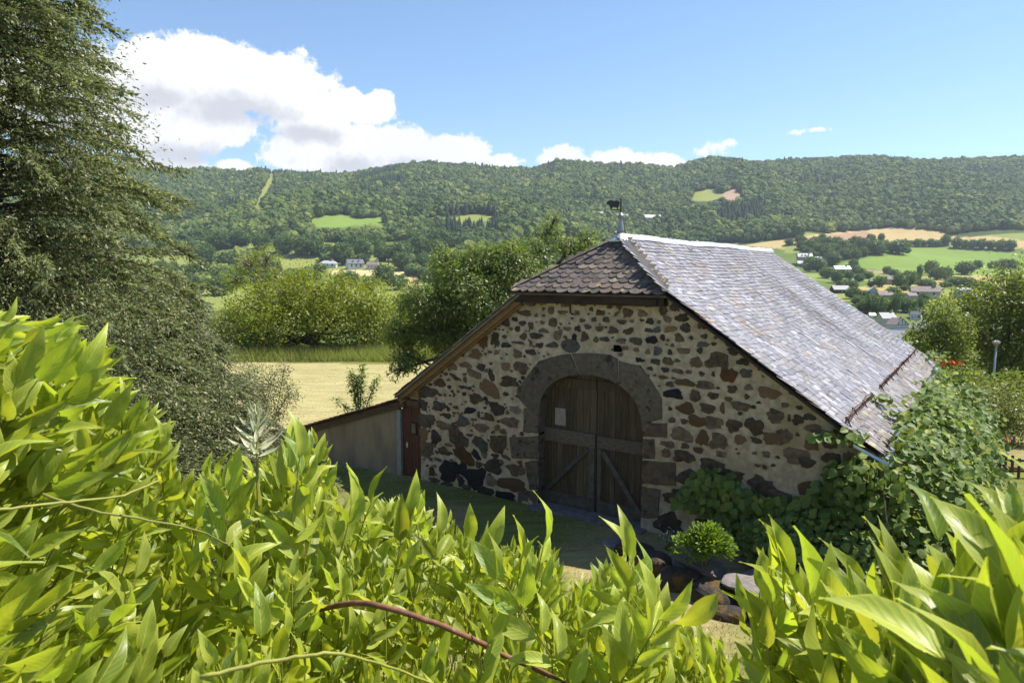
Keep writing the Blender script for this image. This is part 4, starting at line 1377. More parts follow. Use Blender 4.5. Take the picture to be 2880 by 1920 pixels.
# shed door
sd = spart('door', *box_vf(-6.12, -5.41, .075, .10, -.1, 1.985), MT['wood_dark'])
for k in range(6):
    a = -6.12 + k * .71 / 6
    spart('plank', *box_vf(a + .003, a + .71 / 6 - .003, .05 + .003 * (k % 2), .074, -.08, 1.98), MT['redwood'], sd)
spart('window_frame', *join_vf([box_vf(-5.82, -5.58, .03, .052, 1.18, 1.22), box_vf(-5.82, -5.58, .03, .052, 1.50, 1.54), box_vf(-5.82, -5.785, .03, .052, 1.221, 1.499), box_vf(-5.615, -5.58, .03, .052, 1.221, 1.499)]), MT['wood_dark'], sd)
spart('window_pane', *box_vf(-5.785, -5.615, .04, .049, 1.22, 1.50), MT['glass'], sd)
spart('handle', *join_vf([box_vf(-5.95, -5.92, .02, .05, .78, .93), box_vf(-5.95, -5.88, -.01, .02, .86, .88)]), MT['zinc'], sd)

# ------------------------------------------------------------------ leaf building blocks
def leaf_grid(width, fold=.18, curl=.12, prof=None, nl=6, tipbend=0.0):
    """one leaf, length 1 along +y, face up +z; 5 columns x nl rows, returns V, F(tris/quads as quads), UV"""
    ts = np.linspace(0, 1, nl)
    V, UV = [], []
    for t in ts:
        hw = width * prof(t)
        for c in (-1, -.5, 0, .5, 1):
            x = c * hw
            z = abs(c) * hw * fold * 2 - curl * t * t - tipbend * max(0, t - .7) + .02 * math.sin(t * 9 + c * 2)
            V.append((x, t, z))
            UV.append((.5 + c * .5, t))
    Fq = []
    for i in range(nl - 1):
        for j in range(4):
            a = i * 5 + j
            Fq.append((a, a + 1, a + 6, a + 5))
    return np.array(V), np.array(Fq), np.array(UV)


def p_wist(t):
    return max(.004, (math.sin(PI * min(1, t) ** .78) ** .9) * (1 - .25 * t) * (1 if t < .8 else 1 - (t - .8) * 1.2))


def p_round(t):
    return max(.01, math.sin(PI * t ** .62) ** .6)


def p_lance(t):
    return max(.01, math.sin(PI * t ** .85))


def mats_from(P, Y, N, S):
    """arrays -> rotation*scale (n,3,3): y axis along Y, z axis near N"""
    Y = Y / np.linalg.norm(Y, axis=1, keepdims=True)
    Xx = np.cross(Y, N)
    Xx /= np.linalg.norm(Xx, axis=1, keepdims=True) + 1e-9
    Z = np.cross(Xx, Y)
    return np.stack([Xx, Y, Z], -1) * np.asarray(S)[:, None, None]


def leaf_batch(name, tmpl, P, R, mat, parent, smooth=True, **kw):
    """many leaves as one mesh"""
    V0, F0, UV0 = tmpl
    n, k = len(P), len(V0)
    V = np.einsum('nij,kj->nki', R, V0) + np.asarray(P)[:, None, :]
    Fq = (F0[None] + (np.arange(n) * k)[:, None, None]).reshape(-1, F0.shape[1])
    return wobj(name, V.reshape(-1, 3), Fq, mat, parent, smooth, np.tile(UV0, (n, 1)), **kw)


def leaf_parts(parent, part, rest, tmpls, P, R, mat, n_ind=300, pick=None):
    """the n_ind leaves that show largest as objects of their own, the rest as one part"""
    P = np.asarray(P)
    size = np.linalg.norm(R[:, :, 1], axis=1)
    x, y, f = proj(P)
    sc = size / np.maximum(np.linalg.norm(P - CAMP, axis=1), .05)
    vis = (x > -150) & (x < 3030) & (y > -100) & (y < 2050) & (f > .05)
    sc = np.where(vis, sc, sc * .01)
    if pick is not None:
        sc = sc * pick
    order = np.argsort(-sc)
    which = rng.integers(0, len(tmpls), len(P))
    loc = np.array(parent.location)
    meshes = [make_mesh(part, t[0], t[1], mat, True, t[2]) for t in tmpls]
    for i in order[:n_ind]:
        o = obj(part, meshes[which[i]], parent)
        M = Matrix.Identity(4)
        for a in range(3):
            for b in range(3):
                M[a][b] = float(R[i, a, b])
            M[a][3] = float(P[i, a] - loc[a])
        o.matrix_basis = M
    left = order[n_ind:]
    if len(left):
        V, Fq, UV, nb = [], [], [], 0
        for ti, t in enumerate(tmpls):
            sel = left[which[left] == ti]
            if not len(sel):
                continue
            k = len(t[0])
            v = np.einsum('nij,kj->nki', R[sel], t[0]) + P[sel][:, None, :]
            Fq.append((t[1][None] + (np.arange(len(sel)) * k)[:, None, None]).reshape(-1, 4) + nb)
            V.append(v.reshape(-1, 3))
            UV.append(np.tile(t[2], (len(sel), 1)))
            nb += len(sel) * k
        wobj(rest, np.concatenate(V), np.concatenate(Fq), mat, parent, True, np.concatenate(UV), kind='stuff')


def unit(v):
    v = np.asarray(v, float)
    return v / (np.linalg.norm(v, axis=-1, keepdims=True) + 1e-9)


def rdir(n):
    return unit(rng.normal(size=(n, 3)))


QUAD = (np.array([(-.5, 0, 0), (.5, 0, 0), (.45, .55, .08), (-.45, .55, .08), (0, 1, -.05)], float), None, None)


def quad_leaf(width, fold=.12):
    V = np.array([(0, 0, 0), (width / 2, .45, fold * width), (0, 1, -.06), (-width / 2, .45, fold * width)], float)
    return V, np.array([(0, 1, 2, 3)]), np.array([(.5, 0), (1, .5), (.5, 1), (0, .5)])


# ------------------------------------------------------------------ generic leafy tree
def leafy_tree(name, base, label, cat, blobs_, nclump, per, leaf, lsize, mat, bark, trunk_r=.2, droop=.3, clump_r=.35, group=None,
               limbs=True, twigs=60, inner=.55, extra=None, forks=None):
    base = np.array(base, float)
    root = thing(name, tuple(base), label, cat, group)
    B = np.array([b[:3] for b in blobs_]) + base
    Rd = np.array([b[3:6] for b in blobs_])
    vol = Rd.prod(1) ** .8
    pick = rng.choice(len(B), nclump, p=vol / vol.sum())
    u = rdir(nclump)
    rr = (inner + (1 - inner) * rng.random(nclump) ** .6) * rng.uniform(.85, 1.12, nclump)
    C = B[pick] + u * Rd[pick] * rr[:, None]
    n = nclump * per
    off = rng.normal(size=(n, 3)) * clump_r * .55
    P = np.repeat(C, per, 0) + off
    out = unit(np.repeat(u, per, 0) * .6 + rdir(n) * .9 + np.array([0, 0, -droop]))
    N = unit(np.repeat(u, per, 0) * .8 + rdir(n) * .5 + np.array([0, 0, .55]))
    R = mats_from(P, out, N, lsize * rng.uniform(.6, 1.25, n))
    leaf_batch('crown', leaf, P, R, mat, root, False)
    # trunk and limbs
    top = B[np.argmax(B[:, 2])]
    ctr = B.mean(0)
    h = ctr[2] - base[2]
    tp = [base + (ctr - base) * t + np.array([math.sin(t * 4) * .12, math.cos(t * 3) * .1, 0]) * h * .15 for t in np.linspace(0, 1, 7)]
    if trunk_r:
        wobj('trunk', *tube_vf([tp[0] - [0, 0, .4]] + tp[1:], [trunk_r * (1.25 - .8 * t) for t in np.linspace(0, 1, 7)], 9), bark, root, True)
    if limbs:
        for i in range(len(B)):
            s = tp[2 + i % 4]
            m = (s + B[i]) / 2 + np.array([0, 0, -.08 * h]) + rng.normal(size=3) * .04 * h
            wobj('limb', *tube_vf([s, m, B[i], B[i] + (B[i] - m) * .15], [trunk_r * .5, trunk_r * .34, trunk_r * .18, trunk_r * .06], 6), bark, root, True)
    if twigs:
        ps = []
        for _ in range(twigs):
            i = rng.integers(len(B))
            e = B[i] + rdir(1)[0] * Rd[i] * rng.uniform(.7, 1.0)
            m = (B[i] + e) / 2 + rng.normal(size=3) * .1
            ps.append(tube_vf([B[i], m, e], [trunk_r * .16, trunk_r * .10, trunk_r * .03], 4, False))
        wobj('twigs', *join_vf(ps), MT['bark_p'] if extra is None else extra, root, kind='stuff')
    return root


def gz(x, y):
    return float(terr(x, y))


# ---- yellow-green tree at the far edge of the mown field
tb = np.array([-14.3, 50.0, gz(-14.3, 50.0)])


def fromrel(pxs, Yd):
    """(photo x, photo y, radius px x, radius px y) list -> blobs at depth Yd in metres about tb"""
    out = []
    for (x, y, rx, ry, dy) in pxs:
        r = ray(x, y)
        P = CAMP + r * ((Yd + dy) / r[1])
        k = (Yd + dy) / F
        out.append((P[0] - tb[0], P[1] - tb[1], P[2] - tb[2], rx * k, (rx + ry) * .5 * k, ry * k))
    return out


OAKLEAF = quad_leaf(.62)
leafy_tree('field_tree', tb, 'broad yellow-green tree with dead grey branches at the mown field edge', 'tree',
           fromrel([(720, 870, 95, 62, 0), (660, 930, 85, 55, 1), (800, 830, 95, 65, .5), (890, 815, 95, 62, 0), (975, 850, 90, 65, -.5), (1030, 850, 85, 70, .5), (1040, 920, 70, 60, 0), (800, 905, 90, 50, -1.5), (930, 900, 80, 50, -1.5), (740, 945, 80, 40, -1), (970, 950, 70, 38, -1), (860, 860, 120, 70, 2), (640, 900, 60, 40, 1.5), (700, 975, 70, 28, 1), (800, 975, 70, 26, 1), (960, 978, 70, 26, 1), (1040, 965, 60, 34, .5)], 50),
           1500, 21, OAKLEAF, .20, MT['oak'], MT['bark'], .32, .1, .62, twigs=110)
# lower hedge greenery left and right of that tree
tb = np.array([-8.2, 52.0, gz(-8.2, 52.0)])
leafy_tree('hedge_bush', tb, 'bright green hedge bush between the yellow-green tree and the cherry tree', 'bush',
           fromrel([(1060, 930, 45, 40, 0), (1110, 880, 60, 55, 1), (1170, 865, 60, 60, 2), (1100, 960, 60, 30, 0), (1150, 930, 60, 50, 0), (1180, 950, 60, 35, 0), (1260, 930, 60, 50, 2)], 52),
           520, 20, OAKLEAF, .19, MT['oak'], MT['bark'], .12, .1, .55, twigs=20)
tb = np.array([-21.5, 52.0, gz(-21.5, 52.0)])
leafy_tree('hedge_bush', tb, 'dark green hedge bush left of the yellow-green tree', 'bush',
           fromrel([(620, 960, 55, 45, 0), (560, 940, 60, 60, 1), (690, 975, 60, 30, 0), (780, 975, 70, 25, .5), (500, 920, 70, 70, 1)], 52),
           900, 9, OAKLEAF, .19, MT['tree_r'], MT['bark'], .12, .1, .3, twigs=20)
# dead grey tree top
tb = np.array([-22, 62.0, gz(-22, 62.0)])
dead = leafy_tree('bare_tree', tb, 'half bare grey tree rising behind the yellow-green tree', 'tree',
                  fromrel([(700, 745, 35, 40, 0), (750, 735, 38, 45, 0), (665, 790, 40, 35, 0), (780, 780, 40, 35, 0)], 62), 260, 8, OAKLEAF, .2, MT['oak'], MT['bark_p'], .22, .1, .3, twigs=160)

# ---- cherry tree behind the left roof edge
tb = np.array([-1.3, 27.0, gz(-1.3, 27.0)])
CHLEAF = quad_leaf(.42)
leafy_tree('cherry_tree', tb, 'large cherry tree with drooping glossy leaves behind the barn roof', 'tree',
           fromrel([(1290, 790, 85, 60, 0), (1360, 740, 80, 55, .5), (1250, 870, 70, 55, 0), (1180, 850, 60, 55, -.5), (1340, 840, 90, 70, -.5), (1440, 760, 80, 70, 0), (1420, 715, 50, 36, .5), (1500, 715, 60, 42, .8), (1540, 660, 38, 26, 1), (1600, 692, 48, 26, 1.2), (1650, 672, 32, 22, 1.2), (1200, 930, 70, 40, 0), (1150, 1000, 40, 45, -.3), (1260, 960, 60, 40, 0), (1320, 930, 70, 45, 0), (1120, 930, 45, 35, -.3), (1250, 730, 40, 34, .4), (1560, 618, 16, 14, 1), (1120, 1040, 22, 20, -.4)], 27),
           3500, 10, CHLEAF, .155, MT['cherry'], MT['bark'], .22, .75, .26, twigs=170, inner=.45)

# ---- right-hand trees beyond the barn eave
tb = np.array([32.0, 46.0, gz(32.0, 46.0)])
leafy_tree('tall_tree', tb, 'tall dense tree with sunlit yellow-green top at the right edge', 'tree',
           fromrel([(2790, 850, 85, 60, 0), (2850, 800, 80, 60, .5), (2900, 850, 90, 80, 0), (2740, 910, 80, 60, 0), (2820, 950, 100, 70, 0), (2900, 980, 90, 80, 0), (2760, 1010, 80, 60, 0), (2700, 860, 50, 40, .5), (2840, 1060, 110, 60, 0), (2960, 900, 90, 100, 0), (2960, 1050, 90, 80, 0)], 46),
           1500, 20, OAKLEAF, .21, MT['tree_r'], MT['bark'], .3, .15, .6, twigs=50)
tb = np.array([26.0, 42.0, gz(26.0, 42.0)])
leafy_tree('slender_tree', tb, 'slender light green tree left of the tall tree, near the street lamp', 'tree',
           fromrel([(2650, 880, 45, 45, 0), (2620, 930, 50, 45, 0), (2690, 930, 50, 45, 0), (2640, 990, 60, 45, 0), (2570, 960, 35, 35, -.3), (2690, 1010, 55, 50, 0), (2640, 1050, 60, 40, 0)], 42),
           950, 9, OAKLEAF, .19, MT['tree_r'], MT['bark'], .14, .15, .3, twigs=40)
tb = np.array([14.6, 22.6, gz(14.6, 22.6)])
leafy_tree('garden_shrub', tb, 'loose yellow-green shrub in front of the street lamp', 'shrub',
           fromrel([(2600, 1130, 60, 50, 0), (2560, 1090, 35, 35, 0), (2680, 1160, 70, 60, 0), (2770, 1150, 70, 60, 0), (2840, 1180, 70, 60, 0), (2900, 1170, 70, 60, 0), (2700, 1220, 90, 50, 0), (2800, 1230, 80, 45, 0), (2740, 1100, 40, 30, 0), (2830, 1110, 45, 30, 0)], 22.6),
           1500, 9, quad_leaf(.5), .105, MT['shrub'], MT['bark'], .06, .05, .22, twigs=60)
tb = np.array([21.0, 31.0, gz(21.0, 31.0)])
leafy_tree('dark_shrub', tb, 'dark shrub filling the gap below the tall tree', 'shrub',
           fromrel([(2700, 1080, 80, 40, 0), (2800, 1100, 80, 40, 0), (2640, 1060, 60, 40, 0), (2880, 1100, 80, 60, 0)], 31), 700, 9, OAKLEAF, .15, MT['tree_r'], MT['bark'], .06, .05, .3, twigs=10)
tb = np.array([18.2, 31.0, gz(18.2, 31.0)])
flo = thing('trumpet_flowers', tuple(tb), 'orange trumpet flowers blooming beyond the far end of the barn eave', 'flowers')
P = []
for (x, y) in ((2600, 1008), (2612, 1018), (2640, 1010), (2665, 1016), (2650, 1028), (2680, 1024), (2620, 1026), (2700, 1020)):
    for _ in range(12):
        r = ray(x + rng.normal() * 9, y + rng.normal() * 4)
        P.append(CAMP + r * (30.2 / r[1]))
P = np.array(P)
leaf_batch('petals', quad_leaf(.8), P, mats_from(P, unit(rdir(len(P)) + [0, -.5, .2]), rdir(len(P)), np.full(len(P), .14)), MT['flower_o'], flo, False, kind='stuff')
wobj('stem', *tube_vf([tb, tb + [0, 0, 1.5], P.mean(0)], [.03, .025, .015], 6), MT['bark'], flo)

# ---- young fruit tree on the field behind the lean-to
sb = hit(1005, 1180)
sap = thing('fruit_sapling', tuple(sb), 'young fruit tree with upright leafy shoots behind the lean-to roof', 'sapling')
P, Yv_ = [], []
for (x0, y0, x1, y1, n) in ((1010, 1175, 985, 1045, 330), (1010, 1175, 1020, 1030, 380), (1015, 1175, 1062, 1062, 220), (1000, 1175, 945, 1120, 110), (1012, 1175, 1003, 1060, 260)):
    a, b = [CAMP + ray(x, y) * (sb[1] / ray(x, y)[1]) for x, y in ((x0, y0), (x1, y1))]
    wobj('shoot', *tube_vf([a - [0, 0, .3], (a + b) / 2 + rng.normal(size=3) * .03, b], [.03, .02, .006], 5), MT['bark_p'], sap)
    for _ in range(n):
        t = rng.random() ** .8
        c = a + (b - a) * (.22 + .8 * t)
        u = rng.uniform(0, 2 * PI)
        P.append(c + rng.normal(size=3) * .09)
        Yv_.append((math.cos(u), math.sin(u) * .9, -.1 + rng.normal() * .45))
P, Yv_ = np.array(P), np.array(Yv_)
leaf_batch('leaves', quad_leaf(.42), P, mats_from(P, Yv_, unit(rdir(len(P)) * .3 + [0, 0, 1]), rng.uniform(.12, .20, len(P))), MT['bush'], sap, False, kind='stuff')

# ---- thin hawthorn by the left end of the lean-to
tb = np.array([-7.6, 19.5, gz(-7.6, 19.5)])
leafy_tree('hawthorn_bush', tb, 'thin small-leaved hawthorn bush beside the left end of the lean-to', 'bush',
           fromrel([(760, 1080, 60, 55, 0), (810, 1110, 40, 40, 0), (720, 1130, 60, 50, 0), (780, 1160, 60, 40, 0), (700, 1050, 45, 40, 0), (800, 1040, 25, 35, 0), (690, 1200, 60, 40, 0)], 19.5),
           700, 8, quad_leaf(.6), .055, MT['haw'], MT['bark_p'], .035, .05, .14, twigs=110, inner=.2)

# ------------------------------------------------------------------ conifer on the left
def conifer(name, base, height, rad, label, mat, nbr, z0, lean=0.0, twl=.20, per=9, tw=26):
    base = np.array(base, float)
    root = thing(name, tuple(base), label, 'conifer')
    pts = [base + np.array([0, 0, -.3])] + [base + np.array([math.sin(k) * .05, 0, height * k / 8]) for k in range(1, 9)]
    wobj('trunk', *tube_vf(pts, [.26 * (1 - k / 9.2) + .015 for k in range(9)], 9), MT['bark'], root, True)
    segs, P, Yd, Sc = [], [], [], []
    for i in range(nbr):
        q = (i + rng.random()) / nbr
        z = z0 + (height - z0) * q ** 1.0
        az_ = i * 2.399 + rng.normal() * .3
        R_ = rad * (1 - (z - z0) / (height - z0)) ** .75 * rng.uniform(.72, 1.1)
        if R_ < .15:
            continue
        dirn = np.array([math.cos(az_), math.sin(az_), 0])
        rise = rng.uniform(-.12, .55)
        L = []
        for t in np.linspace(0, 1, 6):
            L.append(base + np.array([0, 0, z]) + dirn * R_ * t + np.array([0, 0, R_ * (rise * t - .30 * t ** 2.4)]))
        segs.append(tube_vf(L, [.03 * R_ * .4 + .012, .024, .018, .012, .008, .004], 4, False))
        L = np.array(L)
        nt = int(tw * (.5 + R_ / rad))
        t = .12 + .88 * rng.random(nt) ** .8
        jj = np.minimum(4, (t * 5).astype(int))
        c = L[jj] + (L[jj + 1] - L[jj]) * (t * 5 - jj)[:, None]
        side = np.cross(dirn, [0, 0, 1]) * rng.choice([-1, 1], nt)[:, None]
        d = unit(dirn * rng.uniform(.5, 1.1, nt)[:, None] + side * (rng.uniform(.0, .9, nt) * (1.1 - t) * 1.4)[:, None] + np.array([0, 0, 1.0]) * rng.uniform(-.6, .15, nt)[:, None])
        ln = twl * rng.uniform(.7, 1.7, nt) * (1.15 - .35 * t)
        f = (np.arange(per)[None] + rng.random((nt, per))) / per
        pp = c[:, None] + d[:, None] * (ln[:, None] * f)[..., None]
        pp[..., 2] -= .14 * ln[:, None] * f * f
        yy = d[:, None] + rng.normal(size=(nt, per, 3)) * .5
        yy[..., 2] -= .5 * f
        P.append(pp.reshape(-1, 3))
        Yd.append(unit(yy).reshape(-1, 3))
        Sc.append(rng.uniform(.035, .095, nt * per))
    nf_ = int(nbr * 8.0)
    q = rng.random(nf_) ** 1.25
    zz = z0 + (height - z0) * q
    aa = rng.uniform(0, 2 * PI, nf_)
    rr = rad * (1 - q) ** .75 * rng.uniform(.40, .86, nf_) * (1 + .16 * np.sin(aa * 5 + zz * 3) + .08 * np.sin(aa * 11 - zz * 7))
    cc_ = base + np.stack([np.cos(aa) * rr, np.sin(aa) * rr, zz], -1)
    m_ = 34
    pp = np.repeat(cc_, m_, 0) + rng.normal(size=(nf_ * m_, 3)) * np.array([.17, .17, .13])
    oo = np.repeat(np.stack([np.cos(aa), np.sin(aa), 0 * aa], -1), m_, 0)
    P.append(pp)
    Yd.append(unit(oo * .8 + rng.normal(size=(nf_ * m_, 3)) * .5 + np.array([0, 0, -.35])))
    Sc.append(rng.uniform(.03, .075, nf_ * m_))
    wobj('branches', *join_vf(segs), MT['bark'], root, kind='stuff')
    P, Yd = np.concatenate(P), np.concatenate(Yd)
    leaf_batch('crown', quad_leaf(.36), P, mats_from(P, Yd, rdir(len(P)), np.concatenate(Sc) * .9), mat, root, False)
    return root


conifer('cypress_tree', (-6.9, 9.2, gz(-6.9, 9.2)), 13.4, 3.75, 'tall feathery olive-green cypress filling the left edge', MT['conif'], 640, .5, twl=.24, per=13, tw=66)
conifer('juniper_shrub', (-6.2, 12.2, gz(-6.2, 12.2)), 5.9, 3.3, 'lower grey-green juniper at the foot of the tall cypress', MT['conif2'], 300, .05, twl=.22, per=13, tw=60)

# ------------------------------------------------------------------ kiwi vine over the right wall and eave
KL_ = [leaf_grid(.44, .10, .10, p_round), leaf_grid(.48, .05, .18, p_round), leaf_grid(.40, .16, .05, p_round)]
kv = thing('kiwi_vine', tuple(W(5.8, -.6, 0)), 'round-leaved climbing vine over the right corner and eave of the barn', 'vine')
KP, KN, KS = [], [], []


def vine_add(s, d, z, n, size):
    KP.append((s, d, z))
    KN.append(n)
    KS.append(size)


# on the front wall, in the shade of the roof
for _ in range(1500):
    s = 2.2 + 3.6 * rng.random() ** .8
    top = np.interp(s, [2.1, 2.6, 3.0, 3.6, 4.2, 4.6, 5.0, 5.9], [.95, 1.6, 1.75, 1.35, 1.3, 1.35, 2.0, 2.5])
    bot = np.interp(s, [2.1, 2.6, 3.2, 4.0, 5.9], [.9, .75, .55, .0, .0])
    z = bot + (top - bot) * rng.random() ** .85
    k = rng.random()
    if 4.0 < s < 4.9 and .35 < z < .9 and k < .65:
        continue
    out = .08 + .35 * rng.random() + .5 * np.clip((s - 3.4) / 2.5, 0, 1) * np.clip(1.5 - z, 0, 1)
    vine_add(s, -out, z, (rng.normal() * .35, -1.0, .55 + rng.normal() * .3), rng.uniform(.12, .21))
# mound that spills round the corner and along the eave
for _ in range(9500):
    d = -1.5 + 13.5 * rng.random() ** 1.15
    u = rng.random() ** .8
    hgt = 2.5 - .02 * d + .28 * math.sin(d * 1.7) + (.45 * max(0, math.sin(d * .9 - 4.2)) if d > 4 else 0)
    wdt = 1.55 + .3 * math.sin(d * 1.1 + 1) + .25 * np.clip(1 - abs(d), 0, 1)
    t = u * PI / 2
    s = 5.75 + wdt * math.sin(t) * (1.05 + .12 * rng.normal())
    z = hgt * math.cos(t) ** .75 + .1 * rng.normal()
    if d < -.35:
        z *= np.clip(1.15 + d * .55, 0, 1)
        s -= .9 * rng.random() * np.clip(-d, 0, 1)
    if z < .02 or (s < EAV_S + .1 and z > EAV_Z - .05 and rng.random() < .93):
        continue
    nrm = (math.sin(t) * .8 + rng.normal() * .35, -.45 + rng.normal() * .35, math.cos(t) + .45 + rng.normal() * .25)
    vine_add(s, d, z, nrm, rng.uniform(.10, .19))
# low skirt in front of the corner
for _ in range(1900):
    s = 3.7 + 3.0 * rng.random()
    d = -.5 - 1.0 * rng.random() * np.clip((s - 3.4) / 1.5, .1, 1)
    top = np.interp(-d, [.3, .8, 1.6], [1.9, 1.35, .55]) * np.interp(s, [3.6, 4.6, 5.6, 6.8], [.45, .75, 1.0, .85])
    z = top * (1 - .75 * rng.random() ** 2.2)
    vine_add(s, d, z, (rng.normal() * .45, -.6 + rng.normal() * .35, .9 + rng.normal() * .3), rng.uniform(.10, .18))
for _ in range(900):
    s, d = 5.35 + 1.1 * rng.random(), -.15 - .75 * rng.random()
    z = .4 + 1.95 * rng.random()
    vine_add(s, d, z, (rng.normal() * .45, -.8 + rng.normal() * .35, .7 + rng.normal() * .3), rng.uniform(.10, .18))
# tendrils that reach over the roof edge
for (c, r, n) in (((5.55, 2.9, 2.98), .22, 26), ((5.85, 2.4, 2.80), .25, 26), ((5.45, -.32, 2.78), .30, 40), ((5.0, -.38, 2.75), .22, 22), ((5.75, -.45, 2.4), .3, 40), ((5.4, -.45, 2.2), .35, 45), ((5.95, 13.2, 2.9), .4, 40), ((6.2, 3.6, 2.5), .35, 40), ((6.1, 4.6, 2.5), .3, 30)):
    for _ in range(n):
        o_ = rdir(1)[0] * r * rng.random() ** .4
        vine_add(c[0] + o_[0], c[1] + o_[1] * 1.4, c[2] + o_[2] * .5, (rng.normal() * .5, -.5 + rng.normal() * .4, 1.0), rng.uniform(.11, .19))
KP = np.array(KP)
KW = W(KP[:, 0], KP[:, 1], KP[:, 2])
KN = np.array(KN)
KNw = unit(KN[:, 0:1] * D2 + KN[:, 1:2] * D1 + KN[:, 2:3] * ZU)
KY = unit(np.cross(KNw, rdir(len(KNw))) + np.array([0, 0, -.35]))
leaf_parts(kv, 'leaf', 'leaf_mass', KL_, KW, mats_from(KW, KY, KNw, np.array(KS)), MT['kiwi'], 300)
for k in range(16):
    s0, d0 = 5.6 + rng.random() * 1.0, -.6 + rng.random() * 7
    p0 = W(s0, d0, -.1)
    p1 = W(s0 + .1 * rng.normal(), d0 + rng.normal() * .4, 1.2)
    p2 = W(5.9 + .2 * rng.normal(), d0 + rng.normal() * .6, 2.4)
    wobj('stem', *tube_vf([p0, p1, p2], [.025, .018, .008], 5), MT['bark_p'], kv)
for k in range(6):
    p0 = W(5.2, -.12, .3 + .25 * k)
    p1 = W(4.0 + rng.normal() * .3, -.12, 1.0 + rng.normal() * .2)
    p2 = W(2.5 + rng.random(), -.12, 1.3 + rng.normal() * .25)
    wobj('stem', *tube_vf([p0, p1, p2], [.018, .014, .006], 5), MT['bark_p'], kv)

# ------------------------------------------------------------------ mossy stone edging with the round bush
edge = thing('stone_edging', tuple(W(3.2, -2.3, 0)), 'low mossy stone edging in front of the barn wall', 'stone wall')


def rock(name, c, sx, sy, sz_, mat, parent, seed, rot=0.0):
    bm = bmesh.new()
    bmesh.ops.create_icosphere(bm, subdivisions=3, radius=1)
    r = np.random.default_rng(seed)
    sd = int(r.integers(1000))
    V = np.array([v.co for v in bm.verts])
    q = 1.0 / (np.abs(V) ** 3.2).sum(1) ** (1 / 3.2)
    V = V * q[:, None]
    V = V * (1 + .17 * fbm(V[:, 0] * 2.3 + V[:, 2] * 1.3, V[:, 1] * 2.3 + V[:, 2], sd, 4))[:, None]
    Fc = [tuple(v.index for v in f.verts) for f in bm.faces]
    bm.free()
    V = V * np.array([sx, sy, sz_])
    c_, s_ = math.cos(rot), math.sin(rot)
    V = np.stack([V[:, 0] * c_ - V[:, 1] * s_, V[:, 0] * s_ + V[:, 1] * c_, V[:, 2]], -1) + np.array(c)
    return wobj(name, V, Fc, mat, parent, False)


for i, (s, d, z, a, b, c, m) in enumerate(((1.75, -1.55, .16, .45, .3, .22, 'moss'), (2.35, -1.9, .2, .42, .34, .26, 'moss'), (3.0, -2.25, .14, .46, .32, .27, 'moss'), (3.75, -2.45, .12, .46, .36, .28, 'moss'),
                                         (4.25, -2.2, .40, .48, .36, .07, 'flat'), (4.75, -2.5, .2, .5, .4, .30, 'moss'), (5.5, -2.4, .18, .5, .4, .3, 'moss'), (4.1, -2.85, .06, .35, .22, .16, 'moss'), (3.1, -1.5, .25, .6, .5, .2, 'flat'), (1.2, -1.1, .0, .4, .3, .14, 'flat'), (4.6, -1.6, .22, .7, .5, .2, 'flat'))):
    rock('stone', W(s, d, z - .03), a * .86, b * .86, c * .86, MT[m], edge, 60 + i, -TH + rng.normal() * .2)
bp0 = W(3.35, -1.95, .42)
bush = thing('round_bush', tuple(bp0), 'small round bright green bush growing on the mossy stone edging', 'bush')
n = 1900
u = rdir(n)
u[:, 2] = np.abs(u[:, 2]) * 1.0 - .15
rad = rng.uniform(.45, 1.0, n) ** .5 * (1 + .10 * fbm(u[:, 0] * 5, u[:, 1] * 5 + u[:, 2] * 3, 4, 2))
lob = np.array([(0, 0, .34), (.2, .0, .28), (-.22, .05, .22), (.05, -.1, .46)])[rng.integers(0, 4, n)]
P = bp0 + lob + u * np.array([.36, .36, .40]) * rad[:, None]
P[:, 2] = np.maximum(P[:, 2], bp0[2] - .05)
Y_ = unit(u * .8 + rdir(n) * .5 + [0, 0, .45])
leaf_batch('foliage', leaf_grid(.28, .15, .15, p_lance, 4), P, mats_from(P, Y_, unit(u * .5 + [0, 0, .8] + rdir(n) * .4), rng.uniform(.06, .115, n)), MT['bush'], bush, True, kind='stuff')
for k in range(9):
    e_ = rdir(1)[0] * .3
    wobj('stem', *tube_vf([bp0 - [0, 0, .1], bp0 + [e_[0] * .5, e_[1] * .5, .3], bp0 + [e_[0], e_[1], .6]], [.014, .01, .004], 5), MT['bark_p'], bush)
# white flowers beside the bush
for (x, y, sp, nn, lab) in ((1882, 1505, .12, 60, 'little white flower spike beside the round bush'), (1900, 1425, .35, 110, 'hazy white flowering plant against the dark foot of the wall')):
    r = ray(x, y)
    c = CAMP + r * ((13.6 if y > 1450 else 14.6) / r[1])
    g0 = np.array([c[0], c[1], gz(c[0], c[1])])
    fl = thing('white_flowers', tuple(g0), lab, 'flowers')
    P = c + rng.normal(size=(nn, 3)) * sp * np.array([.6, .4, .6])
    leaf_batch('petals', quad_leaf(.9), P, mats_from(P, rdir(nn), unit(rdir(nn) + [0, -.5, .5]), np.full(nn, .03)), MT['flower_w'], fl, False, kind='stuff')
    P2 = g0 + (P - g0) * rng.random((nn, 1))
    P2 = np.concatenate([P2, P2 + rng.normal(size=P2.shape) * .06])
    leaf_batch('leaves', quad_leaf(.4), P2, mats_from(P2, unit(rdir(len(P2)) + [0, 0, .4]), rdir(len(P2)), np.full(len(P2), .07)), MT['haw'], fl, False, kind='stuff')

# ------------------------------------------------------------------ grass
BL = (np.array([(-.5, 0, 0), (.5, 0, 0), (.0, 1, .25)], float), np.array([(0, 1, 2)]), np.array([(0, 0), (1, 0), (.5, 1)]))


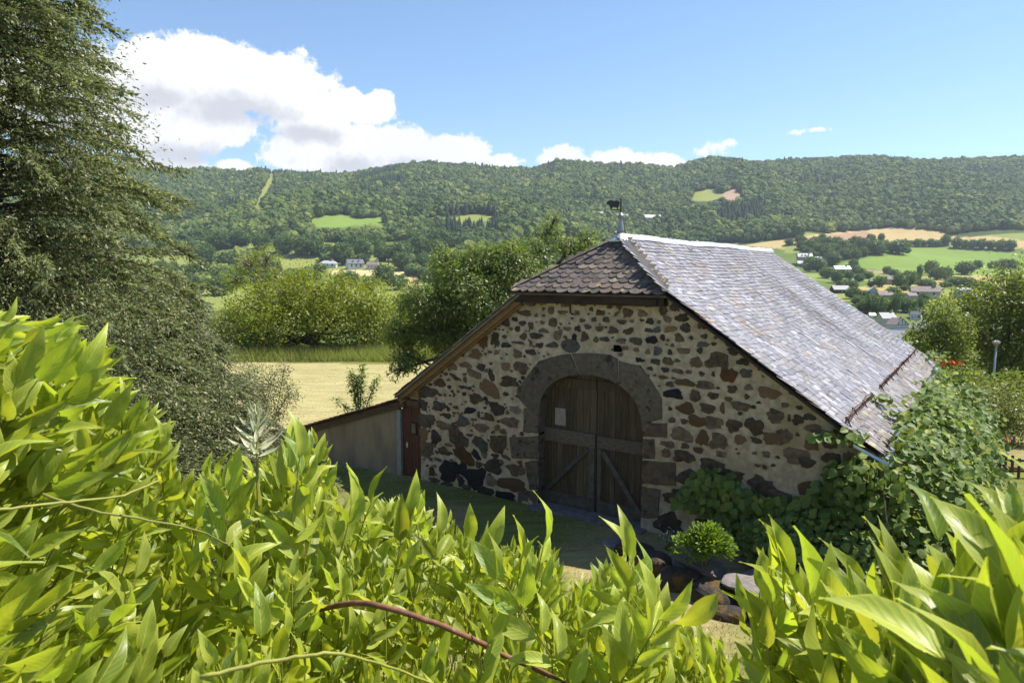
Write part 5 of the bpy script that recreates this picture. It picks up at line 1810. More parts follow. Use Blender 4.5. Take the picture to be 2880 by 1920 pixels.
def grass(name, X, Y, hgt, wid, mat, label):
    n = len(X)
    Z = terr(X, Y)
    P = np.stack([X, Y, Z - .01], -1)
    up = unit(np.stack([rng.normal(size=n) * .45, rng.normal(size=n) * .45, np.ones(n)], -1))
    R = mats_from(P, up, rdir(n), np.ones(n))
    R[:, :, 0] *= (wid * rng.uniform(.6, 1.4, n))[:, None]
    hh = hgt * rng.uniform(.4, 1.3, n)
    R[:, :, 1] *= hh[:, None]
    R[:, :, 2] *= hh[:, None]
    return leaf_batch(name, BL, P, R, mat, None, False, kind='stuff', label=label)


n = 52000
X, Y = rng.uniform(-9, 11, n), 8.5 + 12 * rng.random(n) ** 1.2
keep = fbm(X / 1.3, Y / 1.3, 21, 4) < .55
sF = (np.stack([X, Y], -1) - BO[:2]) @ D1[:2]
keep &= sF < -.05
grass('grass', X[keep], Y[keep], .075, .014, MT['grass'], 'short patchy lawn grass in front of the barn')
n = 26000
X, Y = rng.uniform(-26, 1, n), 45.5 + 6.5 * rng.random(n)
Y = np.maximum(Y, 46.6 + np.sin(X / 4.0) + X * .12)
grass('tall_grass', X, Y, .95, .035, MT['tallgrass'], 'tall wild grass strip along the far edge of the mown field')
n = 7000
X, Y = rng.uniform(-20, -3, n), rng.uniform(22, 46, n)
keep = (X + 3.1) < (Y - 19.4) * .7 - 1.4
grass('hay_stubble', X[keep], Y[keep], .035, .05, MT['hay'], 'cut stubble and hay lying on the mown field')

# ------------------------------------------------------------------ far woods and valley trees
def lump(seed, sub=3, amp=.22, tall=1.0):
    bm = bmesh.new()
    bmesh.ops.create_icosphere(bm, subdivisions=sub, radius=1)
    V = np.array([v.co for v in bm.verts])
    Fc = np.array([[v.index for v in f.verts] for f in bm.faces])
    bm.free()
    k = 1 + amp * fbm(V[:, 0] * 2.6 + V[:, 2] * 1.1, V[:, 1] * 2.6 - V[:, 2] * 1.7, seed, 3) + amp * .8 * fbm(V[:, 0] * 6 + V[:, 2] * 5, V[:, 1] * 6 - V[:, 2] * 4, seed + 50, 2)
    V = V * k[:, None]
    V[:, 2] = np.where(V[:, 2] < 0, V[:, 2] * .7, V[:, 2] * tall)
    V[:, 2] += .75
    return V * .5, Fc


def cone_tree(seed):
    r = np.random.default_rng(seed)
    V, Fc = [], []
    n = 11
    for lv in range(7):
        z0, z1 = lv / 7 * .95, (lv + 1.7) / 7 * .95
        R_ = .26 * (1 - lv / 7.4)
        b = len(V)
        for k in range(n):
            t = 2 * PI * k / n
            q = R_ * (1 + r.uniform(-.28, .28))
            V.append((q * math.cos(t), q * math.sin(t), z0 + r.uniform(-.03, .03)))
        V.append((0, 0, min(1.0, z1 + .08)))
        Fc += [(b + k, b + (k + 1) % n, b + n) for k in range(n)]
    return np.array(V), np.array(Fc)


def far_crown(seed, tall, n=950, core=.86):
    r = np.random.default_rng(seed)
    u = r.normal(size=(n, 3))
    u /= np.linalg.norm(u, axis=1, keepdims=True)
    c = u * (r.random(n) ** .28)[:, None]
    lob = 1 + .16 * np.sin(3.1 * np.arctan2(u[:, 1], u[:, 0]) + seed) * np.cos(2.3 * u[:, 2] + seed) + .1 * r.normal(size=n)
    P = c * lob[:, None] * np.array([.5, .5, .46 * tall])
    P[:, 2] = np.maximum(P[:, 2], -.40 * tall) + .5 * tall
    Y = unit(u * .5 + r.normal(size=(n, 3)) * .8)
    N = unit(u + r.normal(size=(n, 3)) * .5)
    R = mats_from(P, Y, N, r.uniform(.07, .15, n))
    V0, F0, _ = quad_leaf(.85)
    V = np.einsum('nij,kj->nki', R, V0) + P[:, None]
    Fq = (F0[None] + (np.arange(n) * 4)[:, None, None]).reshape(-1, 4)
    V2, F2 = lump(seed + 9, 3, .24)
    V2 = V2 * np.array([core, core, core * .95 * tall]) + np.array([0, 0, .1 * tall])
    F2 = np.concatenate([F2, F2[:, 2:3]], 1) + n * 4
    return np.concatenate([V.reshape(-1, 3), V2]), [tuple(q) if q[2] != q[3] else tuple(q[:3]) for q in np.concatenate([Fq, F2]).tolist()]


proto = bpy.data.collections.new('crown_shapes')
for k in range(5):
    o = bpy.data.objects.new('crown_%c' % 'abcde'[k], make_mesh('crown', *far_crown(200 + k, .95 + .12 * (k % 3), 330, 1.0), MT['crown']))
    proto.objects.link(o)
for k in range(2):
    V, Fc = cone_tree(300 + k)
    o = bpy.data.objects.new('crown_%c' % 'fg'[k], make_mesh('crown', V, Fc, MT['crown_con'], False))
    proto.objects.link(o)

# scatter on a jittered lattice over the slopes
gx = np.arange(-1500, 1500, 7.7)
gy = np.arange(330, 1560, 7.7)
GX, GY = np.meshgrid(gx, gy)
GX = (GX + rng.uniform(-3.6, 3.6, GX.shape)).ravel()
GY = (GY + rng.uniform(-3.6, 3.6, GY.shape)).ravel()
ok = np.abs(GX / GY) < .86
GX, GY = GX[ok], GY[ok]
GZ = terr(GX, GY)
tx, ty, _ = proj(np.stack([GX, GY, GZ], -1))
ok = (tx > -150) & (tx < 3050) & (ty < 900)
inf = np.zeros(len(GX), bool)
for poly, c in FIELDS:
    for up_ in (0, .35, .7, 1.0):
        inf |= inpoly(tx, ty - up_ * 10.5 * 1930 / GY, poly)
ok &= ~inf
# open valley floor: only groups of trees
fn = fbm(GX / 60., GY / 45., 77, 3)
ok &= (GY > 880) | ((tx < 1700) & (GY > 620) & (fn > -.15)) | ((tx < 1500) & (fn > .12) & (GY > 400)) | ((tx > 1700) & (GY > 640) & (fn > .1) & (tx < 2250)) | ((tx >= 2250) & (GY > 800) & (ty > 705) & (fn > .2))
GX, GY, GZ, tx, ty, fn = [q[ok] for q in (GX, GY, GZ, tx, ty, fn)]
con = ((tx > 1255) & (tx < 1400) & (ty > 600) & (ty < 665)) | ((tx > 1000) & (tx < 1130) & (ty < 540) & (fbm(GX / 30, GY / 40, 8, 2) > .1)) | ((tx > 2030) & (tx < 2150) & (ty > 590) & (ty < 635)) | ((ty < 500) & (tx < 960) & (rng.random(len(tx)) < .25)) | (rng.random(len(tx)) < .02 + .10 * (fbm(GX / 80., GY / 60., 131, 3) > .55))
grove = fbm(GX / 55., GY / 70., 99, 3)
size = rng.uniform(7.0, 13.5, len(GX)) * (1 + .22 * np.clip(grove, -1, 1))
size = np.where(con, rng.uniform(13, 20, len(GX)), size)
print('forest trees', len(GX))
me = bpy.data.meshes.new('hill_forest')
me.vertices.add(len(GX))
me.vertices.foreach_set('co', np.stack([GX, GY, GZ - .8], -1).astype(np.float32).ravel())
a1 = me.attributes.new('size', 'FLOAT', 'POINT')
a1.data.foreach_set('value', size.astype(np.float32))
a2 = me.attributes.new('pick', 'INT', 'POINT')
a2.data.foreach_set('value', np.where(con, 5 + rng.integers(0, 2, len(GX)), rng.integers(0, 5, len(GX))).astype(np.int32))
a3 = me.attributes.new('turn', 'FLOAT', 'POINT')
a3.data.foreach_set('value', rng.uniform(0, 6.28, len(GX)).astype(np.float32))
fo = obj('hill_forest', me, kind='stuff', label='dense green woodland covering the far hillside')
ng = bpy.data.node_groups.new('woodland', 'GeometryNodeTree')
ng.interface.new_socket('Geometry', in_out='INPUT', socket_type='NodeSocketGeometry')
ng.interface.new_socket('Geometry', in_out='OUTPUT', socket_type='NodeSocketGeometry')
gi, go = ng.nodes.new('NodeGroupInput'), ng.nodes.new('NodeGroupOutput')
ci = ng.nodes.new('GeometryNodeCollectionInfo')
ci.inputs['Collection'].default_value = proto
ci.inputs['Separate Children'].default_value = True
ci.inputs['Reset Children'].default_value = True
ip = ng.nodes.new('GeometryNodeInstanceOnPoints')


def named(nm, ty):
    q = ng.nodes.new('GeometryNodeInputNamedAttribute')
    q.data_type = ty
    q.inputs[0].default_value = nm
    return q.outputs[0]


cx_ = ng.nodes.new('ShaderNodeCombineXYZ')
ng.links.new(named('turn', 'FLOAT'), cx_.inputs[2])
ng.links.new(gi.outputs[0], ip.inputs['Points'])
ng.links.new(ci.outputs[0], ip.inputs['Instance'])
ip.inputs['Pick Instance'].default_value = True
ng.links.new(named('pick', 'INT'), ip.inputs['Instance Index'])
ng.links.new(cx_.outputs[0], ip.inputs['Rotation'])
ng.links.new(named('size', 'FLOAT'), ip.inputs['Scale'])
ng.links.new(ip.outputs[0], go.inputs[0])
md = fo.modifiers.new('woodland', 'NODES')
md.node_group = ng

# ---- trees one can tell apart in the valley: trunk and crown of their own
FC = [make_mesh('crown', *far_crown(400 + k, 1.0 + .08 * k), MT['far_leaf']) for k in range(4)]
FCT = [make_mesh('crown', *far_crown(420 + k, 2.6), MT['far_leaf']) for k in range(2)]
TRK = make_mesh('trunk', *tube_vf([(0, 0, -.1), (0, 0, .25), (.01, 0, .5)], [.035, .028, .015], 6), MT['bark'])


def valley_tree(x, y, wpx, tall, label, group, name='valley_tree', depth=None):
    P = hit(x, y) if depth is None else None
    if P is None:
        r = ray(x, y)
        P = CAMP + r * (depth / r[1])
        P[2] = gz(P[0], P[1])
    wd = wpx / F * P[1]
    t = thing(name, tuple(P), label, 'tree', group, rz=rng.uniform(0, 6.28))
    me_ = (FCT if tall > 1.8 else FC)[rng.integers(0, 2 if tall > 1.8 else 4)]
    o = obj('crown', me_, t)
    o.scale = (wd, wd, wd * (1 if tall > 1.8 else tall))
    o = obj('trunk', TRK, t)
    o.scale = (wd, wd, wd)
    return t


ORD = ['first', 'second', 'third', 'fourth', 'fifth', 'sixth', 'seventh', 'eighth', 'ninth', 'tenth', 'eleventh', 'twelfth', 'thirteenth', 'fourteenth', 'fifteenth', 'sixteenth', 'seventeenth', 'eighteenth', 'nineteenth', 'twentieth', 'twenty-first', 'twenty-second', 'twenty-third', 'twenty-fourth', 'twenty-fifth', 'twenty-sixth', 'twenty-seventh', 'twenty-eighth', 'twenty-ninth', 'thirtieth', 'thirty-first', 'thirty-second', 'thirty-third']


def z6(x, y):
    return 2200 + x / 4.523, 640 + y / 4.523


ROWS = [
    ('round tree in the hedgerow at the edge of the tan field', 'trees along the tan field', [(510, 165, 85, 1), (1110, 175, 70, 1.3), (1150, 180, 70, 1.2), (1260, 178, 80, 1.1), (230, 205, 130, .8), (90, 222, 110, .7), (240, 275, 120, .8), (270, 325, 110, .8)]),
    ('tree in the copse between the tan field and the green meadow', 'copse above the green meadow', [(420, 240, 160, .8), (560, 270, 180, .8), (690, 250, 150, .8), (640, 335, 200, .7), (480, 340, 170, .8), (780, 300, 150, .85), (930, 260, 180, .75), (1010, 300, 170, .9), (1150, 335, 200, .95), (1280, 310, 150, .95), (800, 395, 150, .8), (930, 392, 140, .8), (1030, 365, 120, .9), (1480, 335, 230, .75), (1400, 318, 120, 1), (1590, 325, 90, .7), (1230, 345, 160, .9), (580, 385, 170, .8), (360, 290, 150, .9), (860, 330, 150, .8), (320, 360, 120, .8), (400, 400, 130, .8)]),
    ('tree in the long hedgerow across the top of the green meadow', 'hedgerow over the green meadow', [(1620, 235, 90, .7), (1720, 243, 110, .95), (1800, 243, 85, 1), (1890, 243, 92, 1), (1970, 243, 92, .95), (2080, 225, 120, 1), (2220, 255, 130, 1), (2320, 262, 100, 1), (2420, 268, 110, 1), (2530, 270, 120, 1), (2650, 275, 110, 1), (2780, 280, 130, 1), (2900, 285, 130, .9)]),
    ('tree beside the houses on the lower slope', 'trees among the valley houses', [(640, 478, 190, .75), (450, 565, 200, .8), (560, 645, 160, .9), (690, 705, 150, .95), (905, 525, 125, .85), (930, 590, 140, .75), (1090, 650, 130, .75), (1000, 610, 110, .8), (1330, 590, 110, .8), (1240, 755, 150, .9), (1420, 632, 130, .7), (760, 640, 120, .8), (850, 660, 120, .8), (980, 690, 130, .75), (1130, 755, 90, .7), (820, 750, 110, .8), (900, 790, 120, .9), (740, 770, 110, .8), (350, 500, 140, .9), (330, 560, 120, .9)]),
    ('round clipped-looking tree in the row below the green meadow', 'row of round trees below the meadow', [(1500, 760, 185, 1), (1600, 745, 185, 1.1), (1690, 725, 120, 1.3), (1890, 610, 170, .95), (1965, 670, 175, .9), (2080, 670, 155, .95), (2320, 598, 210, .75), (2480, 520, 120, .8), (2690, 520, 130, .7), (2810, 530, 140, .8), (2900, 540, 160, .8)]),
    ('tree in the low wood between the village houses', 'low wood in the village', [(900, 905, 180, .8), (1050, 1085, 200, .85), (1200, 1095, 240, .85), (1330, 1070, 200, .9), (1400, 905, 190, .8), (1590, 1075, 220, .85), (1910, 885, 160, .8), (1800, 935, 125, .7), (1830, 768, 220, .45), (2200, 748, 240, .55), (2080, 760, 150, .5), (1560, 800, 120, .6), (970, 990, 170, .8), (1130, 960, 160, .7), (1480, 960, 150, .9), (1700, 1150, 170, .8), (1760, 1030, 150, .8), (2350, 760, 200, .6), (2500, 790, 190, .6), (1050, 900, 130, .8)]),
]
for lab, grp, lst in ROWS:
    for k, (x, y, wp, tl) in enumerate(sorted(lst)):
        valley_tree(*z6(x, y), wp / 4.523, tl, ORD[k] + ' from the left, ' + lab, grp)
valley_tree(*z6(1745, 655), 55 / 4.523 * 1.4, 2.6, 'narrow dark poplar standing at the right of the row of round trees', None)
valley_tree(*z6(1440, 1095), 75 / 4.523 * 1.4, 2.6, 'tall narrow tree rising from the low wood in the village', None)
# left part of the valley
for k, (x, y, wp, tl) in enumerate(sorted([(620, 700, 60, .8), (680, 690, 55, .8), (735, 700, 50, .9), (800, 712, 60, .9), (850, 718, 55, 1), (890, 720, 50, 1), (935, 735, 50, .8), (965, 745, 60, .9), (900, 765, 40, .5), (1020, 728, 60, .85), (1080, 735, 55, .9), (1130, 735, 60, .9), (1180, 725, 60, .9), (1230, 730, 60, .9), (1060, 712, 50, .9), (1000, 705, 45, .9), (580, 745, 60, .8), (640, 760, 60, .8), (1130, 760, 55, .8), (1200, 765, 60, .8), (1080, 800, 60, .8), (1040, 815, 50, .7), (1120, 815, 50, .8), (1250, 790, 60, .9), (980, 800, 60, .6), (560, 800, 70, .8), (620, 830, 70, .8), (530, 850, 70, .8), (1300, 760, 60, .9), (1170, 690, 50, .9), (1240, 690, 50, .9), (560, 690, 60, .8)])):
    valley_tree(x, y, wp, tl, ORD[k] + ' from the left, round green tree near the white houses across the valley', 'trees round the white houses')

# ------------------------------------------------------------------ houses
def house(x, y, wpx, wall, roof, label, dp=.65, eave=.42, pitch=.85, rot=0.0, win=3, chim=True, hip_=False, frame_=False, name='house', group=None, depth=None, dorm=0):
    P = hit(x, y)
    wd = 1.22 * wpx / F * P[1]
    hgt = wd * eave
    dpt = wd * dp
    rt = thing(name, tuple(P), label, 'house', group, rz=rot)
    obj('wall', make_mesh('wall', *box_vf(-wd / 2, wd / 2, -dpt / 2, dpt / 2, -1.5, hgt), MT[wall]), rt)
    rh = dpt / 2 * pitch
    o_ = .04 * wd
    hx = wd / 2 + o_
    ri = hx * (.55 if hip_ else 1.0)
    V = [(-hx, -dpt / 2 - o_, hgt - .02), (hx, -dpt / 2 - o_, hgt - .02), (hx, dpt / 2 + o_, hgt - .02), (-hx, dpt / 2 + o_, hgt - .02), (-ri, 0, hgt + rh), (ri, 0, hgt + rh)]
    Fc = [(0, 1, 5, 4), (2, 3, 4, 5), (3, 0, 4), (1, 2, 5), (3, 2, 1, 0)]
    if hip_:
        rf_ = obj('roof', make_mesh('roof', V, Fc, MT[roof]), rt)
    else:
        th = .03 * wd
        V2 = V + [(a, b, c + th) for a, b, c in V]
        F2 = [(6, 7, 11, 10), (8, 9, 10, 11), (0, 4, 5, 1), (2, 5, 4, 3), (0, 1, 7, 6), (2, 3, 9, 8), (0, 6, 10, 4), (4, 10, 9, 3), (1, 5, 11, 7), (5, 2, 8, 11)]
        rf_ = obj('roof', make_mesh('roof', V2, F2, MT[roof]), rt)
        gab = [(-wd / 2, -dpt / 2, hgt), (-wd / 2, dpt / 2, hgt), (-wd / 2, 0, hgt + rh * .95), (wd / 2, -dpt / 2, hgt), (wd / 2, dpt / 2, hgt), (wd / 2, 0, hgt + rh * .95)]
        obj('gable', make_mesh('gable', [(a * .998, b, c) for a, b, c in gab], [(0, 2, 1), (3, 4, 5)][:1], MT[wall]), rt)
        obj('gable', make_mesh('gable', [(a * .998, b, c) for a, b, c in gab], [(3, 4, 5)], MT[wall]), rt)
    if chim:
        c = .05 * wd
        obj('chimney', make_mesh('chimney', *box_vf(ri * .6 - c, ri * .6 + c, -c, c, hgt + rh * .6, hgt + rh + .12 * wd), MT['stonewall']), rf_)
    for k in range(win):
        xx = (-.5 + (k + .5) / win) * wd * .86
        a, b = .045 * wd, .11 * wd
        q = obj('window', make_mesh('window', *box_vf(xx - a, xx + a, -dpt / 2 - .05, -dpt / 2 + .05, hgt * .38, hgt * .38 + b * 1.5), MT['timber' if wall == 'white' else 'white']), rt)
        obj('pane', make_mesh('pane', *box_vf(xx - a * .8, xx + a * .8, -dpt / 2 - .09, -dpt / 2 - .055, hgt * .38 + .2 * b, hgt * .38 + b * 1.3), MT['glass']), q)
    for k in range(dorm):
        xx = (-.5 + (k + .5) / dorm) * wd * .7
        a = .05 * wd
        q = obj('dormer', make_mesh('dormer', *box_vf(xx - a, xx + a, -dpt * .40, -dpt * .12, hgt, hgt + rh * .62), MT[wall]), rf_)
        obj('dormer_roof', make_mesh('dormer_roof', [(xx - a * 1.3, -dpt * .43, hgt + rh * .6), (xx + a * 1.3, -dpt * .43, hgt + rh * .6), (xx, -dpt * .43, hgt + rh * .85), (xx - a * 1.3, -dpt * .1, hgt + rh * .6), (xx + a * 1.3, -dpt * .1, hgt + rh * .6), (xx, -dpt * .1, hgt + rh * .85)], [(0, 1, 2), (0, 2, 5, 3), (1, 4, 5, 2)], MT[roof]), rf_)
    if frame_:
        for (p, q) in (((-.5, 0), (.5, 0)), ((-.25, 0), (-.25, .5)), ((.25, 0), (.25, .5)), ((0, 0), (0, .9)), ((-.5, -.35), (.5, -.35))):
            obj('timber', make_mesh('timber', *bar_vf((wd / 2 + .06, p[0] * dpt, hgt + p[1] * rh), (wd / 2 + .06, q[0] * dpt, hgt + q[1] * rh), .12, .03 * wd, (1, 0, 0)), MT['timber']), rt)
    return rt


house(925, 752, 38, 'white', 'roof_l', 'white bungalow with pale hipped roof, leftmost of three beyond the field', hip_=True, eave=.22, pitch=.6)
house(998, 755, 36, 'white', 'roof_d', 'white house with dark gabled roof, middle of three beyond the field', rot=.5, eave=.28, dorm=2)
house(1050, 757, 27, 'cream', 'roof_b', 'cream house with brown roof, right of three beyond the field', rot=-.2, eave=.34)
house(985, 703, 26, 'stonewall', 'roof_b', 'brown-roofed stone house among trees above the white houses', rot=.3)
house(885, 702, 18, 'white', 'roof_l', 'tiny white house half hidden by a tree group, left valley side', rot=-.3)
house(800, 706, 26, 'stonewall', 'roof_l', 'grey roofed shed at the left edge of the valley trees', rot=.2, eave=.25)
house(1690, 613, 36, 'stonewall', 'roof_l', 'long pale-roofed farmhouse on the wooded hill, left of the weather vane', eave=.22, dp=.35, chim=False)
house(1748, 617, 26, 'stonewall', 'roof_l', 'pale-roofed house on the wooded hill just right of the weather vane', eave=.25, dp=.45)
house(1800, 619, 24, 'stonewall', 'roof_l', 'small flat pale-roofed house between the hilltop farm buildings', eave=.22, dp=.45, chim=False)
house(1834, 625, 38, 'cream', 'roof_l', 'largest pale-roofed farmhouse on the wooded hill, rightmost of four', eave=.22, dp=.45, rot=.25)
house(2262, 742, 30, 'stonewall', 'roof_l', 'stone house with pale dormered roof just right of the barn ridge end', eave=.5, dorm=3, rot=-.2)
house(2258, 748, 24, 'stonewall', 'roof_l', 'low pale-roofed annex in front of the dormered stone house', eave=.2, rot=-.2, chim=False, win=1)
house(2300, 741, 18, 'stonewall', 'roof_l', 'small stone house with steep pale roof right of the dormered house', pitch=1.3, rot=.4)
house(2366, 771, 34, 'white', 'roof_w', 'white house with a bright glinting roof on the lower slope', eave=.32, dp=.5, dorm=3)
house(2362, 824, 36, 'timber', 'roof_d', 'dark-roofed barn low on the slope beside the slate roof edge', eave=.2, dp=.6, chim=False, win=1)
house(2502, 800, 22, 'stonewall', 'roof_b', 'square stone house with hipped roof beside the row of round trees', hip_=True, eave=.55, dp=.9)
house(2455, 797, 16, 'stonewall', 'roof_b', 'small red-brown roof left of the square stone house', eave=.3)
house(2454, 838, 30, 'greyblue', 'roof_l', 'grey gabled house facing out below the ochre field', rot=1.2, eave=.4, dp=1.0)
house(2487, 842, 34, 'stonewall', 'roof_b', 'low brown-roofed house beside the grey gabled house', eave=.28)
house(2560, 842, 26, 'greyblue', 'roof_b', 'small house with faded roof left of the long brown roof', eave=.32, rot=.3)
house(2600, 838, 56, 'greyblue', 'roof_b', 'long house with a brown roof and pale blue gable', eave=.24, dp=.5, rot=-.35)
house(2710, 838, 36, 'greyblue', 'roof_l', 'grey-blue house with regular windows at the meadow edge', eave=.5, dp=.5, rot=.08, pitch=.5)
house(2746, 842, 24, 'greyblue', 'roof_l', 'low annex on the right of the grey-blue house', eave=.3, dp=.7, chim=False, pitch=.5, win=2)
house(2490, 918, 34, 'cream', 'roof_d', 'house with a dark slate roof nearest the barn roof edge', eave=.55, dp=.9, rot=.1)
house(2522, 928, 30, 'white', 'roof_b', 'half-timbered white gable house by the village road', eave=.42, dp=1.2, rot=-1.35, frame_=True, win=0)
house(2576, 898, 22, 'white', 'roof_d', 'white gable house behind the half-timbered house', eave=.5, dp=.8, rot=-.7)
house(2452, 895, 14, 'white', 'roof_w', 'little white cabin above the dark slate roof', eave=.5, dp=.8, chim=False, win=1)

# ---- village road, banner and sign
rp = [hit(x, y) for x, y in ((2478, 958), (2510, 935), (2560, 920), (2640, 905), (2720, 895))]
rv = []
for i, p in enumerate(rp):
    d = unit(rp[min(i + 1, 4)] - rp[max(i - 1, 0)])
    s_ = np.array([-d[1], d[0], 0]) * 4.0
    for q in (p + s_, p - s_):
        rv.append((q[0], q[1], gz(q[0], q[1]) + .12))
obj('road', make_mesh('road', rv, [(2 * i, 2 * i + 1, 2 * i + 3, 2 * i + 2) for i in range(4)], MT['asphalt']), kind='structure', label='grey village road below the barn roof')


def panel_sign(x, y0, y1, wpx, mat, name, label, cat):
    P = hit(x, y1 + 2)
    k = P[1] / F
    h_ = (y1 - y0) * k
    t = thing(name, tuple(P), label, cat)
    obj('post', make_mesh('post', *tube_vf([(-wpx * k / 2, .06, -.3), (-wpx * k / 2, .06, h_ + .3)], .05, 8), MT['galv']), t)
    V, Fc = [], []
    for i in range(7):
        z = .15 + h_ * i / 6
        wv_ = .06 * math.sin(i * 1.3) * wpx * k
        V += [(-wpx * k / 2, 0, z), (wpx * k / 2 + wv_, .05, z), (-wpx * k / 2, .04, z), (wpx * k / 2 + wv_, .09, z)]
    for i in range(6):
        a = 4 * i
        Fc += [(a, a + 1, a + 5, a + 4), (a + 2, a + 6, a + 7, a + 3), (a + 1, a + 3, a + 7, a + 5)]
    obj('cloth', make_mesh('cloth', V, Fc, MT[mat]), t)


panel_sign(2566, 908, 936, 9, 'banner', 'banner', 'white upright banner beside the village road', 'banner')
panel_sign(2609, 924, 946, 11, 'pink', 'sign', 'pink upright sign beside the village road', 'sign')

# ------------------------------------------------------------------ street lamp
lp = np.array([32.2, 45.6, 0.0])
r = ray(2793, 1080)
lp = CAMP + r * (44.0 / r[1])
lp[2] = gz(lp[0], lp[1])
top = (CAMP + ray(2794, 975) * (44.0 / ray(2794, 975)[1]))[2] - lp[2]
sl = thing('street_lamp', tuple(lp), 'galvanised street lamp post with mushroom head at the right', 'street lamp')
obj('pole', make_mesh('pole', *tube_vf([(0, 0, -.4), (0, 0, 1.2), (.02, 0, top)], [.11, .09, .06], 12), MT['galv'], True), sl)
obj('lamp_bowl', make_mesh('lamp_bowl', *lathe_vf([(.05, top - .02), (.10, top + .06), (.17, top + .16), (.22, top + .27)], 20), MT['lampb'], True), sl)
obj('lamp_cap', make_mesh('lamp_cap', *lathe_vf([(.24, top + .26), (.245, top + .30), (.20, top + .37), (.10, top + .41), (.02, top + .42)], 20), MT['lampw'], True), sl)

# ------------------------------------------------------------------ garden corner at the right edge
g0 = hit(2855, 1345)
gf = thing('picket_fence', tuple(g0), 'little weathered wooden fence at the right edge of the garden', 'fence')
for k in range(11):
    x = -.9 + k * .2
    obj('picket', make_mesh('picket', *bar_vf((x, .02 * math.sin(k * 3), -.1), (x + .02 * math.sin(k), 0, .62 + .05 * math.sin(k * 2.1)), .07, .025, (0, 1, 0)), MT['wood_beam']), gf)
obj('rail', make_mesh('rail', *bar_vf((-1.0, .045, .2), (1.3, .045, .2), .03, .06), MT['wood_beam']), gf)
obj('rail', make_mesh('rail', *bar_vf((-1.0, .045, .5), (1.3, .045, .5), .03, .06), MT['wood_beam']), gf)
k0 = hit(2795, 1318)
lg = thing('edging_log', tuple(k0), 'brown log lying along the lawn beside the vine', 'log')
obj('bark', make_mesh('bark', *tube_vf([(-.5, .25, .05), (.3, 0, .06), (1.1, -.3, .05)], [.07, .075, .065], 9), MT['wood_new'], True), lg)
obj('cut_end', make_mesh('cut_end', *lathe_vf([(.062, 0), (.05, .01)], 12, (-.5, .25, .05)), MT['wood_beam']), lg)
bk = g0 + np.array([-.15, .35, 0])
bu = thing('bucket', tuple(bk), 'blue plastic tub behind the little wooden fence', 'bucket')
obj('stand', make_mesh('stand', *lathe_vf([(.10, -.1), (.09, .46)], 12), MT['wood_beam']), bu)
obj('tub', make_mesh('tub', *lathe_vf([(.11, .46), (.15, .62), (.16, .63), (.145, .62), (.105, .50)], 20), MT['blue'], True), bu)
pk = hit(2830, 1275)
pf_ = thing('garden_pinwheel', tuple(pk), 'bright pink garden ornament on a stick above the blue tub', 'ornament')
obj('stick', make_mesh('stick', *tube_vf([(0, 0, -.2), (0, 0, .45)], .012, 6), MT['bark_p']), pf_)
pv, pfc = [], []
for k in range(6):
    t = k * PI / 3
    b = len(pv)
    pv += [(0, -.02, .5), (.16 * math.cos(t), -.04, .5 + .16 * math.sin(t)), (.15 * math.cos(t + .7), .04, .5 + .15 * math.sin(t + .7))]
    pfc.append((b, b + 1, b + 2))
obj('vane', make_mesh('vane', pv, pfc, MT['pink']), pf_)
pth = [hit(x, y) for x, y in ((2868, 1420), (2872, 1480), (2880, 1560))]
pv = []
for p in pth:
    pv += [(p[0], p[1], gz(p[0], p[1]) + .03), (p[0] + 2.5, p[1] + .6, gz(p[0] + 2.5, p[1] + .6) + .03)]
obj('path', make_mesh('path', pv, [(0, 1, 3, 2), (2, 3, 5, 4)], MT['asphalt']), kind='structure', label='grey garden path at the right edge')

# ------------------------------------------------------------------ wisteria in the foreground
WL = [leaf_grid(.185, .30, .10, p_wist, 7, .2), leaf_grid(.205, .22, .22, p_wist, 7, .4), leaf_grid(.175, .45, .02, p_wist, 7, .1), leaf_grid(.20, .16, -.12, p_wist, 7, .5), leaf_grid(.19, .38, .30, p_wist, 7, .7), leaf_grid(.18, .55, -.05, p_wist, 7, .3)]
SILX = [-500, -300, 0, 100, 220, 300, 450, 530, 640, 720, 850, 930, 1050, 1200, 1300, 1400, 1550, 1640, 1770, 1850, 1950, 2010, 2075, 2110, 2150, 2260, 2400, 2480, 2560, 2620, 2680, 2760, 2880, 3200]
SILY = [780, 800, 860, 900, 910, 930, 1120, 1330, 1250, 1330, 1150, 1330, 1310, 1310, 1400, 1440, 1420, 1560, 1440, 1590, 1640, 1740, 1860, 1700, 1450, 1610, 1600, 1500, 1560, 1490, 1380, 1410, 1340, 1240]
DX = [-500, 0, 400, 800, 1200, 1600, 2000, 2150, 2400, 2650, 2880, 3200]
DR = [1.10, 1.18, 1.28, 1.46, 1.62, 1.58, 1.38, 1.0, .82, .64, .52, .42]


